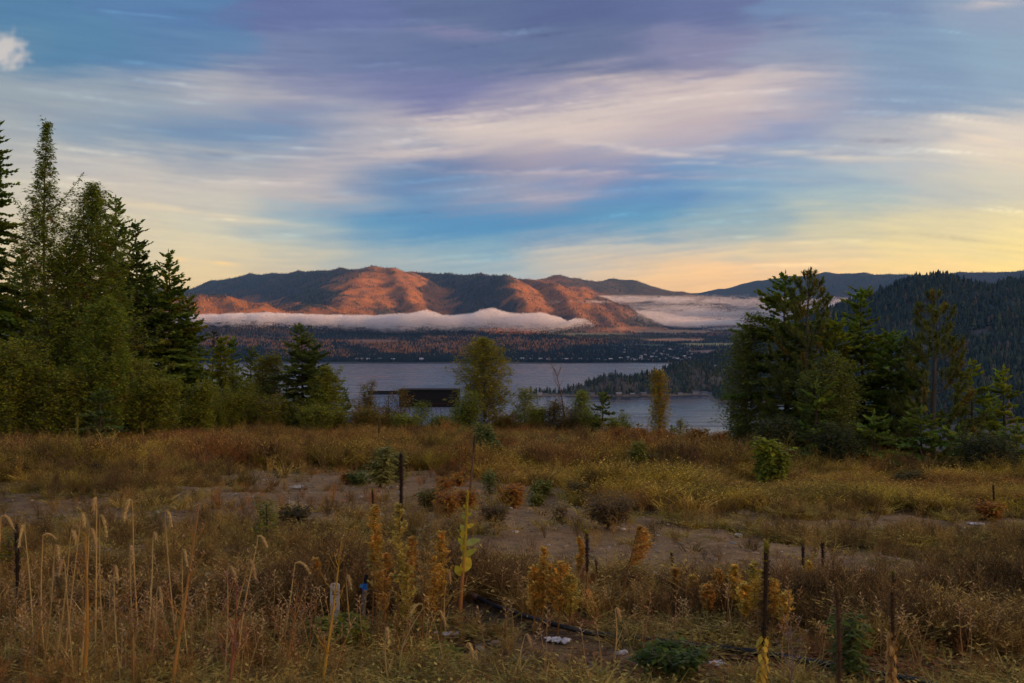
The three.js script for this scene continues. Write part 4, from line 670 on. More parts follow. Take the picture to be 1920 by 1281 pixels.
plantTree(conifer, 'spruce_tree', 'squat dark spruce at the corner of the clump by the grass', 'tree', G3, 1640, 26, 778, 80, 172, {});
plantTree(conifer, 'fir_tree', 'low dark fir thicket by the edge of the view', 'tree', G3, 1908, 26, 800, 60, 173, {});
plantTree(conifer, 'fir_tree', 'low dark fir between the spruce and the young fir', 'tree', G3, 1800, 26, 806, 58, 174, {});
plantTree(leafy, 'willow_bush', 'pale green willow shoots at the lake end of the clump', 'bush', G3, 1392, 32, 772, 30, 175, { pal: BUSH, prof: dome, stems: 3, count: 70, from: 0.05, leaf: 0.075 });
// the thickets that close the gaps along the brow
for (const [px, d, top, hw, pal, seed, label] of [
  [404, 41, 728, 34, LARCH, 201, 'olive thicket low beside the tall young larch'], [468, 43, 712, 34, ALDER, 202, 'yellow-green thicket in front of the blackish fir'], [506, 42, 744, 40, YELLOW, 203, 'yellow thicket at the foot of the two young aspens'], [540, 43, 748, 36, ALDER, 204, 'olive thicket between the young aspens and the big spruce'], [384, 43, 690, 30, ALDER, 205, 'tall olive bush against the lower dark fir'],
  [594, 41, 766, 50, ALDER, 206, 'olive thicket hiding the foot of the big spruce'], [632, 42, 772, 26, YELLOW, 207, 'yellowish bush between the big spruce and the round tank'], [690, 41, 772, 46, AUTUMN, 208, 'orange and olive thicket around the foot of the tall-shooted sapling'], [760, 41, 782, 34, ALDER, 209, 'low olive bush under the end of the black shed'], [826, 41, 784, 34, BUSH, 210, 'low green bush between the shed and the bright willow'],
  [944, 42, 778, 30, AUTUMN, 211, 'low orange-tinged bush beyond the lone cottonwood'], [1000, 42, 764, 28, ALDER, 212, 'olive bush between the slender sapling and the snag'], [1062, 41, 768, 30, [[0.22, 0.13, 0.02, 0.5], [0.15, 0.15, 0.02, 0.5]], 213, 'rusty olive bush round the bare snag'], [1110, 41, 772, 26, FRESH, 214, 'yellow-green bush at the foot of the bright sapling'], [1148, 40, 786, 22, ALDER, 215, 'small olive bush under the small dark fir'],
  [1012, 43, 742, 14, BUSH, 216, 'thin green shoot between the slender sapling and the brown willow'], [726, 43, 742, 12, AUTUMN, 217, 'thin orange shoot just left of the black shed'], [1580, 26, 800, 60, [[0.10, 0.12, 0.02, 0.6], [0.07, 0.09, 0.02, 0.4]], 218, 'dark leafy undergrowth between the pine and the squat spruce'], [1460, 27, 786, 56, [[0.12, 0.14, 0.02, 0.6], [0.08, 0.10, 0.02, 0.4]], 219, 'dark leafy undergrowth below the spiked spruce'], [1850, 25, 826, 70, [[0.08, 0.10, 0.02, 0.6], [0.06, 0.075, 0.02, 0.4]], 220, 'dark leafy undergrowth under the young firs'],
]) plantTree(leafy, 'thicket', label, 'bush', 'thickets along the brow of the field', px, d, top, hw, seed, { pal, prof: dome, stems: 4, count: hw > 40 ? 150 : hw > 25 ? 110 : 50, from: 0.02, leaf: 0.075 });
// tops of trees on the bank below the field
[[1198, 796, 14, 'dark fir tip just showing over the brow, lowest of the row by the golden poplar'], [1260, 799, 20, 'dark round treetop over the brow behind the golden poplar'], [1206, 806, 12, 'little dark fir tip close beside the pale green bush'], [1300, 806, 12, 'dark fir tip over the orange bushes beyond the small yellowing sapling'], [1325, 806, 12, 'last dark fir tip over the orange bushes before the clump'], [650, 756, 22, 'dark fir tip behind the solitary small fir by the water'], [1150, 790, 18, 'dark fir top behind the small green fir'], [968, 770, 26, 'dark fir crown low beside the lone cottonwood']].forEach(([px, top, w, label], i) =>
  plantTree(conifer, 'fir_tree', label, 'tree', 'dark treetops showing over the brow', px, 66 + i * 2, top, w, 180 + i, { pal: SPRUCE, step: 0.5, from: 0.3 }));

// ---------------------------------------------------------------- plants that can be told apart
const dryAt = (px, py) => onGround(px, py);
const topAt = (p, px, py) => { const d = -p[2]; return [(px - 960) / FOCAL * d - p[0], EYE + (HORIZON - py) / FOCAL * d - p[1]]; };   // where the tip is, from the foot
const curve = (dx, h, sag = 0, n = 7) => Array.from({ length: n }, (_, i) => { const t = i / (n - 1); return [dx * Math.pow(t, 1.4) + sag * Math.sin(Math.PI * t), h * t, sag * 0.4 * Math.sin(2.2 * t)]; });
const along = (pts, t) => { const u = clamp(t, 0, 0.9999) * (pts.length - 1), k = Math.floor(u), f = u - k; return [0, 1, 2].map((i) => lerp(pts[k][i], pts[k + 1][i], f)); };

// mullein: straight stalk, seed spike like a rod, hanging dead leaves
function mullein(label, px, py, tx, ty, opt = {}) {
  const p = dryAt(px, py), [dx, h] = topAt(p, tx, ty), o = base('mullein_stalk', ...p), R = rngOf(300 + Math.round(px)), k = -p[2] / FOCAL, r = (opt.r ?? 5) * k, from = opt.from ?? 0.5, pts = curve(dx, h, opt.sag ?? 0.01), st = new MB(), sp = new MB(), lf = new MB();
  const dry = opt.stem ?? [0.30, 0.17, 0.05], dark = opt.spike ?? [0.11, 0.065, 0.035], tipC = opt.tip;
  st.tube(pts, (t) => r * (0.62 - 0.25 * t), 6, dry); st.build('stem', plain, o);
  const n = Math.ceil(h * (1 - from) * 620), R2 = (t) => r * (t > 0.93 ? Math.sqrt(Math.max(0, 1 - (t - 0.93) / 0.07)) * 0.9 + 0.1 : 0.72 + 0.32 * (t - from) / (1 - from));
  sp.tube([0, 0.2, 0.4, 0.6, 0.8, 0.9, 0.96, 1].map((u) => along(pts, from + (1 - from) * u)), (u) => R2(from + (1 - from) * u) * 0.8, 7, (u) => (tipC && u > 0.8 ? tipC : dark));
  for (let i = 0; i < n; i++) { const t = from + (1 - from) * R(), a = R() * 6.28, c = along(pts, t), q = R2(t) * 0.75, col = tipC && t > from + (1 - from) * (0.74 + 0.1 * R()) ? tone(R, tipC) : tone(R, dark, 0.9); sp.leaf([c[0] + Math.cos(a) * q, c[1], c[2] + Math.sin(a) * q], [Math.cos(a) * 0.75, 0.66, Math.sin(a) * 0.75], [-Math.sin(a), 0, Math.cos(a)], 0.016 + r * 0.25, 0.012, col, 0.5); }
  sp.build('seed_spike', foliage, o);
  const m = opt.leaves ?? 12; if (m) {
    for (let i = 0; i < m; i++) { const t = 0.08 + (from - 0.02) * R(), a = R() * 6.28, c = along(pts, t), l = (0.06 + 0.1 * R()) * (opt.leafSize ?? 1), s = [-Math.sin(a), 0.3, Math.cos(a)], e = [c[0] + Math.cos(a) * l * 0.36, c[1] + 0.02, c[2] + Math.sin(a) * l * 0.36], col = tone(R, opt.leafC ?? [0.34, 0.20, 0.07], 0.7); lf.leaf(c, [Math.cos(a) * 0.9, 0.3, Math.sin(a) * 0.9], s, l * 0.45, l * 0.34, col, 0.7); lf.leaf(e, [Math.cos(a) * 0.35, -0.93, Math.sin(a) * 0.35], s, l * 0.75, l * 0.42, tone(R, col, 0.4), 0.35); }
    lf.build('dead_leaves', dryStalk, o).userData.kind = 'stuff';
  }
  tag(o, label, 'mullein', 'mullein stalks standing in the field');
}
const TIP = [0.42, 0.38, 0.03], BROWNSPIKE = [0.13, 0.075, 0.03];
mullein('thick mullein spike with a bright yellow-green tip, the boldest near the bottom edge', 1426, 1330, 1437, 1013, { from: 0.36, r: 6.5, tip: TIP, leaves: 110, leafC: [0.72, 0.46, 0.06], spike: [0.10, 0.06, 0.028], stem: [0.6, 0.36, 0.06], leafSize: 0.5 });
mullein('plain brown mullein rod without leaves between two leafy stalks at the bottom edge', 1571, 1345, 1569, 1104, { from: 0.1, r: 5.5, leaves: 0, spike: [0.20, 0.11, 0.05] });
mullein('brown mullein with curled tan leaves all down its stem at the bottom edge', 1668, 1340, 1673, 1108, { from: 0.6, r: 5.5, leaves: 70, leafC: [0.52, 0.30, 0.09], spike: [0.16, 0.09, 0.035], leafSize: 0.45 });
mullein('thin mullein with a green tip rising behind the leafy brown one', 1672, 1180, 1674, 1070, { from: 0.55, r: 3, tip: [0.3, 0.27, 0.04], leaves: 6 });
mullein('slim dark mullein spike in front of the bare sand', 1098, 1150, 1100, 994, { from: 0.5, r: 4, tip: TIP, leaves: 14, leafC: [0.44, 0.2, 0.06] });
mullein('dark upright mullein spike at the edge of the sand, taller of a pair', 1541, 1092, 1542, 1017, { from: 0.1, r: 3.6, leaves: 0, spike: [0.07, 0.04, 0.03] });
mullein('shorter dark mullein spike beside the taller one at the edge of the sand', 1503, 1086, 1505, 1024, { from: 0.3, r: 3, leaves: 2, spike: [0.08, 0.055, 0.025] });
mullein('tall dark brown mullein spike rising from the middle thicket', 750, 1010, 752, 850, { from: 0.2, r: 4.4, leaves: 3, spike: [0.075, 0.042, 0.026], stem: [0.1, 0.06, 0.03] });
mullein('leaning brown mullein with a fat green bud at its top', 880, 940, 891, 814, { from: 0.72, r: 3.6, tip: [0.28, 0.3, 0.06], leaves: 0, stem: [0.17, 0.09, 0.05], spike: [0.2, 0.12, 0.06] });
mullein('short thin mullein with a yellow tip above the dark brush', 698, 990, 698, 916, { from: 0.5, r: 2.4, tip: TIP, leaves: 0 });
mullein('tiny mullein with a yellow tip in the dark brush by the sand', 1259, 1078, 1258, 1034, { from: 0.4, r: 3, tip: [0.5, 0.48, 0.06], leaves: 0 });
mullein('yellow-green leafy mullein at the foot of the tall tree stand, foremost of three', 143, 862, 145, 782, { from: 0.5, r: 3.4, spike: [0.30, 0.28, 0.04], stem: [0.4, 0.36, 0.05], leaves: 30, leafC: [0.46, 0.40, 0.06] });
mullein('yellow-green mullein with a brown tip before the alders, middle of three', 266, 842, 267, 793, { from: 0.6, r: 2.8, spike: [0.30, 0.22, 0.05], leaves: 22, leafC: [0.42, 0.38, 0.06] });
mullein('thin pale mullein before the alders, last of three', 292, 836, 294, 795, { from: 0.6, r: 2, spike: [0.36, 0.34, 0.06], leaves: 12, leafC: [0.42, 0.38, 0.06] });
mullein('mullein with a yellow-green top over the brush below the orange saplings', 709, 852, 711, 780, { from: 0.55, r: 2.6, tip: [0.30, 0.26, 0.03], leaves: 0, spike: [0.22, 0.16, 0.04] });
mullein('short stub of a dead mullein by the sandy strip', 1887, 1103, 1888, 1080, { from: 0.1, r: 4, leaves: 0, spike: [0.08, 0.045, 0.03] });
mullein('thin dark stalk standing in the golden grass by the orange bush', 1862, 965, 1862, 910, { from: 0.3, r: 2, leaves: 0, spike: [0.08, 0.055, 0.03] });
mullein('blackish broken stalk at the side of the drooping grass heads', 30, 1180, 31, 985, { from: 0.4, r: 5, leaves: 2, spike: [0.07, 0.045, 0.03], stem: [0.09, 0.055, 0.03] });
mullein('reddish thin stalk in the brush close to the middle sand', 1117, 1110, 1117, 1050, { from: 0.3, r: 2.4, leaves: 2, spike: [0.16, 0.08, 0.05] });
{ // the leafy yellow one with large leaves
  const p = dryAt(862, 1150), [dx, h] = topAt(p, 877, 922), o = base('leafy_stalk', ...p), R = rngOf(333), k = -p[2] / FOCAL, pts = curve(dx, h, 0.012), st = new MB(), C = [0.82, 0.62, 0.05], sp = new MB(), tw = new MB();
  st.tube(pts, (t) => 4.2 * k * (1 - 0.5 * t), 6, (t) => (t < 0.45 ? [0.46, 0.2, 0.05] : [0.45, 0.30, 0.03])); st.build('stem', plain, o);
  const big = (t, side, l, w0, up, col) => { const w = w0 * 0.9;  const mb = new MB(), c = along(pts, t), z = 0.5 * (R() - 0.5), d = [side * Math.cos(up), Math.sin(up), z], n = 5, L = l * k, W = w * k; let prev = null; for (let i = 0; i <= n; i++) { const u = i / n, ww = W * Math.sin(Math.PI * Math.pow(u, 0.8)) * 0.5 + 0.0006, q = [c[0] + d[0] * L * u, c[1] + d[1] * L * u - L * 0.18 * u * u, c[2] + d[2] * L * u], a = [q[0] - d[1] * ww * side, q[1] + Math.abs(d[0]) * ww, q[2] + ww * 0.3], b = [q[0] + d[1] * ww * side, q[1] - Math.abs(d[0]) * ww, q[2] - ww * 0.3]; if (prev) mb.quad(prev[1], b, a, prev[0], tone(R, col, 0.25)); prev = [a, b]; } mb.build('leaf', foliage, o); };
  [[0.30, -1, 32, 20, 1.15, C], [0.33, 1, 38, 24, 1.2, C], [0.46, 1, 34, 14, 0.75, [0.62, 0.58, 0.08]], [0.56, 1, 34, 16, 0.5, [0.55, 0.56, 0.14]], [0.55, -1, 24, 12, 1.0, [0.7, 0.6, 0.06]], [0.66, -1, 22, 13, 1.1, [0.6, 0.55, 0.1]], [0.7, 1, 20, 10, 0.6, C], [0.76, -1, 18, 10, 1.1, [0.55, 0.54, 0.1]], [0.8, 1, 14, 8, 0.7, [0.65, 0.58, 0.06]], [0.86, -1, 12, 7, 1.0, C], [0.60, -1, 26, 16, 1.35, C], [0.5, -1, 20, 14, 1.4, C], [0.42, 1, 22, 14, 1.35, C]].forEach((a) => big(...a));
  for (let i = 0; i < 150; i++) { const t = 0.74 + 0.26 * R(), a = R() * 6.28, c = along(pts, t); sp.leaf(c, [Math.cos(a) * 0.8, 0.6, Math.sin(a) * 0.8], [-Math.sin(a), 0, Math.cos(a)], 6 * k * (1.3 - t * 0.6), 4 * k, tone(R, [0.66, 0.62, 0.06]), 0.5); } sp.build('bud_spike', foliage, o);
  tw.tube([along(pts, 0.2), [along(pts, 0.2)[0] + 8 * k, along(pts, 0.22)[1] + 4 * k, 0.01], [along(pts, 0.2)[0] + 10 * k, along(pts, 0.2)[1] + 22 * k, 0], [along(pts, 0.2)[0] + 3 * k, along(pts, 0.2)[1] + 27 * k, 0], [along(pts, 0.2)[0] - 1 * k, along(pts, 0.2)[1] + 16 * k, 0.01]], () => 1.1 * k, 4, [0.42, 0.2, 0.05]); tw.build('curled_leaf', plain, o);
  tag(o, 'bright yellow stalk with large pointed leaves in the middle of the field', 'plant');
}
// drooping grass heads: [foot px, py, head px, py, droop x, droop y, label]
const HEADS = [
  [62, 1262, 46, 984, -9, 40, 'pale nodding grass head, the outermost that bends towards the edge of the view'], [200, 1270, 187, 966, 14, 38, 'heavy nodding grass head with a bent stem, highest of the dense bunch'], [178, 1250, 180, 932, -3, 22, 'small upright grass head standing over the dense bunch'],
  [120, 1280, 152, 962, 8, 22, 'grass head leaning over the middle of the dense bunch'], [100, 1275, 134, 994, 9, 26, 'nodding grass head low in the dense bunch with its tip hanging straight'], [150, 1285, 168, 990, 14, 36, 'plump nodding grass head in the centre of the dense bunch'], [262, 1225, 247, 937, -13, 40, 'tall arched grass head that hangs back towards the dense bunch'],
  [78, 1280, 104, 1022, 9, 26, 'short nodding grass head in front of the dense bunch'], [86, 1262, 80, 1004, 24, 4, 'grass head held out level beside the dense bunch'], [276, 1218, 288, 998, 6, 10, 'small round-tipped grass head beyond the arched one'], [330, 1226, 310, 958, 13, 28, 'blurred grass head hanging beside the orange stem'],
  [258, 1280, 244, 1022, 6, 34, 'straight hanging grass head below the arched one'], [446, 1262, 483, 1006, 18, 18, 'long arched grass head over the dark brush'], [436, 1275, 466, 1050, 14, 36, 'thick nodding grass head below the long arched one'], [420, 1280, 428, 1062, 16, 34, 'grass head with a tip falling straight down beside the thick nodding one'],
  [278, 1266, 296, 1100, 10, 40, 'low grass head drooping near the bottom of the orange stem'], [531, 1215, 553, 1056, 28, 18, 'grass head arching out to the white marker stake'], [662, 1230, 650, 1078, 8, 24, 'little grass head behind the white marker stake'], [836, 1190, 840, 1070, 4, 22, 'thin grass head beside the yellow leafy stalk'],
  [730, 1290, 724, 1176, 5, 34, 'grass head at the foot of the golden plumes'], [806, 1215, 820, 1146, 16, 26, 'nodding grass head just below the start of the black hose'], [900, 1275, 876, 1206, 12, 26, 'low grass head beyond the white scrap of plastic'], [745, 1260, 792, 1134, -22, 18, 'grass head bent across the golden plumes'], [-6, 1200, 2, 968, 24, 22, 'bright grass head coming in from the edge of the view'],
  [226, 1285, 214, 1060, 8, 30, 'thin pale grass head between the arched one and the dense bunch'], [138, 1290, 120, 1050, -8, 30, 'low grass head sunk in the dense bunch'], [356, 1270, 342, 1030, 10, 30, 'faint grass head close to the orange stem'], [980, 1276, 985, 1190, 10, 16, 'small grass head over the white scraps'], [1150, 1250, 1155, 1140, 8, 22, 'thin hooked grass head in front of the dark brush'],
];
for (const [fx, fy, hx, hy, ax, ay, label] of HEADS) {
  const p = dryAt(fx, fy), [dx, h] = topAt(p, hx, hy), o = base('grass_stalk', ...p), R = rngOf(400 + Math.round(fx * 3 + fy)), k = -p[2] / FOCAL, st = new MB(), hd = new MB(), straw = tone(R, [0.68, 0.47, 0.18], 0.3), sx = Math.sign(ax) || 1;
  const pts = [...curve(dx - sx * 0.004, h * 0.94, 0.05 * (R() - 0.5), 8), [dx, h, 0]], tipX = dx + ax * k, tipY = h - ay * k; st.tube(pts, (t) => k * (1.7 - 0.9 * t), 4, straw);
  for (let i = 0; i < 3; i++) { const t = 0.1 + 0.4 * R(), c = along(pts, t), a = R() * 6.28; st.leaf(c, [Math.cos(a) * 0.6, 0.7, Math.sin(a) * 0.6], [-Math.sin(a), 0, Math.cos(a)], 0.1 + 0.1 * R(), 0.007, tone(R, straw, 0.4), 0.3); }
  st.build('stem', dryStalk, o);
  const fat = 0.65 + 0.7 * R(), ash = R(), grain = mix3([0.88, 0.64, 0.25], [0.62, 0.40, 0.20], ash); const H = (u) => { const b = [dx + ax * k * 0.55, h + Math.abs(ax) * k * 0.28, 0], a = [dx, h, 0], c = [tipX, tipY, 0.01]; return [0, 1, 2].map((i) => (1 - u) * (1 - u) * a[i] + 2 * u * (1 - u) * b[i] + u * u * c[i]); };
  hd.tube([0, 0.3, 0.6, 1].map(H), (t) => k * (0.9 + 2 * Math.sin(Math.PI * t)), 5, straw);
  for (let i = 0; i < 110; i++) { const u = R(), c = H(u), e = H(Math.min(1, u + 0.05)), d = [e[0] - c[0], e[1] - c[1], e[2] - c[2]], l = Math.hypot(...d) || 1e-5, a = R() * 6.28, q = 3.6 * fat * k * Math.sin(Math.PI * clamp(u * 0.85 + 0.1, 0, 1)), g = [d[0] / l * 0.9 + Math.cos(a) * 0.45, d[1] / l * 0.9 + 0.2 * Math.sin(a), d[2] / l + Math.sin(a) * 0.45]; hd.leaf([c[0] + Math.cos(a) * q * 0.5, c[1], c[2] + Math.sin(a) * q * 0.5], g, [-Math.sin(a), 0.2, Math.cos(a)], (i % 3 ? 5 : 14) * k, (i % 3 ? 2.4 : 0.55) * k, tone(R, grain, 0.4), 0.4); }
  hd.build('seed_head', dryStalk, o);
  tag(o, label, 'grass stalk', 'nodding grass stalks in the near weeds');
}
// stout orange stems
for (const [fx, fy, tx, ty, label, seed, col, w] of [[157, 1300, 160, 1010, 'stout orange weed stem with forked branches inside the dense bunch of grass heads', 1, [0.55, 0.27, 0.04], 4.5], [322, 1300, 374, 946, 'tall leaning orange weed stem with thin side twigs', 2, [0.55, 0.26, 0.05], 4], [428, 1300, 444, 1090, 'reddish weed stem below the nodding grass heads', 3, [0.36, 0.12, 0.05], 3.2], [604, 1290, 640, 1016, 'yellow weed stem crossing in front of the white marker stake', 4, [0.62, 0.36, 0.04], 3.4], [36, 1290, 84, 1120, 'ochre weed stem in the corner beneath the grass heads', 5, [0.4, 0.24, 0.06], 3.2], [530, 1290, 560, 1090, 'rusty weed stem by the white marker stake', 6, [0.40, 0.2, 0.05], 2.8], [1478, 1320, 1480, 1172, 'thin pale straight stem between two mulleins', 7, [0.36, 0.26, 0.16], 2.4], [248, 1300, 236, 1120, 'rusty thin stem beneath the arched grass head', 8, [0.4, 0.2, 0.05], 2.6]]) {
  const p = dryAt(fx, fy), [dx, h] = topAt(p, tx, ty), o = base('weed_stem', ...p), R = rngOf(500 + seed), k = -p[2] / FOCAL, st = new MB(), tw = new MB(), pts = curve(dx, h, 0.02);
  st.tube(pts, (t) => k * w * (1 - 0.72 * t), 6, (t) => tone(R, mix3(col, [col[0] * 0.7, col[1] * 0.75, col[2] * 1.2], t), 0.2)); st.build('stem', plain, o);
  for (let i = 0; i < 15; i++) { const t = 0.22 + 0.75 * R(), c = along(pts, t), a = R() * 6.28, l = (20 + 60 * R()) * k * (1.15 - t * 0.6), e = [c[0] + Math.cos(a) * l * 0.55, c[1] + l * 0.85, c[2] + Math.sin(a) * l * 0.55]; tw.tube([c, [lerp(c[0], e[0], 0.55), lerp(c[1], e[1], 0.42), lerp(c[2], e[2], 0.55)], e], (u) => k * (1.2 - 0.7 * u), 3, tone(R, col, 0.4)); for (let j = 0; j < 7; j++) { const q = 0.4 + 0.65 * R(), b = R() * 6.28; tw.leaf([lerp(c[0], e[0], q), lerp(c[1], e[1], q), lerp(c[2], e[2], q)], [Math.cos(b) * 0.8, 0.5, Math.sin(b) * 0.8], [-Math.sin(b), 0, Math.cos(b)], (5 + 6 * R()) * k, 3.5 * k, tone(R, mix3(col, [0.3, 0.2, 0.16], 0.6), 0.7), 0.5); } }
  tw.build('twigs', dryStalk, o); tag(o, label, 'weed', 'stout weed stems in the near weeds');
}
// golden plumes
const PLUMES = [
  [697, 1190, 704, 950, 15, 0.45, 'tall rusty-gold plume at the lake end of the middle bunch'], [742, 1230, 749, 948, 18, 0.5, 'rusty-gold plume with a peaked top, the tallest in the middle bunch'], [704, 1180, 706, 1000, 15, 0.6, 'olive-gold plume low beside the rusty tall one'], [790, 1215, 800, 990, 20, 0.6, 'dull golden plume in the middle bunch beside the yellow leafy stalk'], [825, 1200, 828, 1000, 17, 0.6, 'broad tan-gold plume close to the yellow leafy stalk'], [766, 1200, 772, 1010, 18, 0.55, 'loose brown-gold plume inside the middle bunch'],
  [1014, 1185, 1020, 1028, 13, 0.75, 'pale golden plume at the start of the row along the black hose'], [1046, 1190, 1052, 1058, 24, 0.7, 'bushy orange-gold plume in the row along the black hose'], [1030, 1185, 1034, 1062, 16, 0.6, 'yellow plume squeezed between two others by the black hose'], [1086, 1120, 1088, 1010, 6, 0.8, 'slim golden spike beside the slim dark mullein'], [1160, 1165, 1196, 990, 36, 0.42, 'large plume bent over sideways before the bare sand'],
  [1262, 1140, 1266, 1068, 9, 0.6, 'small yellow-tipped plume in the dark brush'], [1298, 1150, 1300, 1082, 11, 0.8, 'small golden plume in front of the dark brush by the sand'], [1344, 1160, 1346, 1072, 13, 0.7, 'fluffy golden plume at the start of the cluster by the bold mullein'], [1376, 1170, 1378, 1062, 12, 0.7, 'upright orange plume in the cluster by the bold mullein'], [1412, 1180, 1414, 1058, 18, 0.75, 'peaked orange plume just before the bold mullein'], [1446, 1190, 1450, 1090, 18, 0.7, 'drooping orange plume just beyond the bold mullein'], [1466, 1200, 1476, 1110, 12, 0.7, 'small rusty plume hanging beyond the bold mullein'],
  [1512, 1150, 1518, 1056, 8, 0.5, 'thin pale plume beside the dark spikes'], [718, 1210, 722, 1040, 20, 0.65, 'dense golden-brown plume filling the front of the middle bunch'], [760, 1225, 762, 1060, 22, 0.65, 'dense tan plume low in the middle bunch'], [806, 1210, 812, 1046, 20, 0.65, 'golden plume low beside the yellow leafy stalk'],
  [1000, 1190, 1002, 1066, 16, 0.7, 'pale olive plume at the very start of the row by the black hose'], [1066, 1190, 1072, 1082, 18, 0.7, 'low golden plume closing the row by the black hose'], [1326, 1170, 1326, 1100, 14, 0.7, 'low yellow plume before the fluffy golden one'], [1394, 1185, 1396, 1098, 16, 0.7, 'low golden plume between the upright and the peaked orange ones'],
  [470, 1200, 474, 1090, 14, 0.6, 'brownish plume behind the thick nodding grass head'], [395, 1190, 392, 1080, 13, 0.6, 'brown-gold plume beyond the tall leaning orange stem'], [110, 1200, 112, 1080, 14, 0.6, 'dull gold plume behind the dense bunch of grass heads'], [220, 1200, 224, 1088, 13, 0.6, 'dull gold plume behind the tall arched grass head'],
  [588, 1140, 592, 1050, 10, 0.6, 'small yellow plume in the brush past the arching grass head'],
];
for (const [fx, fy, tx, ty, w, part, label] of PLUMES) {
  const p = dryAt(fx, fy), [dx, h] = topAt(p, tx, ty), o = base('goldenrod_plume', ...p), R = rngOf(600 + Math.round(fx + fy * 7)), k = -p[2] / FOCAL, st = new MB(), pl = new MB(), pts = curve(dx, h, 0.008), W = w * k * 1.35, col = (/^(dull|brown)/.test(label) ? [[0.46, 0.33, 0.14], [0.52, 0.39, 0.16]] : [[0.76, 0.51, 0.10], [0.80, 0.60, 0.11], [0.68, 0.54, 0.12], [0.72, 0.45, 0.10]])[Math.floor(R() * (/^(dull|brown)/.test(label) ? 2 : 4))];
  st.tube(pts, (t) => k * (2 - 1.2 * t), 5, [0.32, 0.16, 0.05]); for (let i = 0; i < 26; i++) { const t = 0.15 + 0.5 * R(), c = along(pts, t), a = R() * 6.28; st.leaf(c, [Math.cos(a) * 0.7, 0.2 - 0.7 * R(), Math.sin(a) * 0.7], [-Math.sin(a), 0, Math.cos(a)], (12 + 14 * R()) * k, 2.6 * k, tone(R, [0.36, 0.2, 0.06], 0.6), 0.35); } st.build('stem', dryStalk, o);
  const bent = w > 30 ? 1 : 0;
  for (let i = 0; i < 66; i++) { const t = 1 - part + part * (i + R()) / 66, c = along(pts, t), a = bent ? (R() - 0.5) * 1.8 : R() * 6.28, u = (t - 1 + part) / part, l = W * (0.12 + 0.95 * Math.sin(Math.PI * clamp(0.16 + u * 0.82, 0, 1))) * (0.6 + 0.5 * R()), e = [c[0] + Math.cos(a) * l * 0.85, c[1] + l * (0.55 + 0.5 * R()) * (bent ? 0.4 : 1), c[2] + Math.sin(a) * l * 0.85], s = tone(R, col, 0.5); pl.tube([c, e], () => 0.5 * k, 3, s); for (let j = 0; j < 20; j++) { const q = 0.15 + 0.85 * R(), b = R() * 6.28, f = 3 * k; pl.leaf([lerp(c[0], e[0], q) + (R() - 0.5) * f, lerp(c[1], e[1], q) + (R() - 0.5) * f, lerp(c[2], e[2], q) + (R() - 0.5) * f], [Math.cos(b) * 0.8, 0.6 * R(), Math.sin(b) * 0.8], [-Math.sin(b), 0.4, Math.cos(b)], (4.4 + 5.5 * R()) * k, 3.4 * k, tone(R, s, 0.8), 0.5); } }
  const m = pl.build('plume', foliage, o); m.userData.kind = 'stuff'; tag(o, label, 'weed', 'golden weed plumes in the field');
}
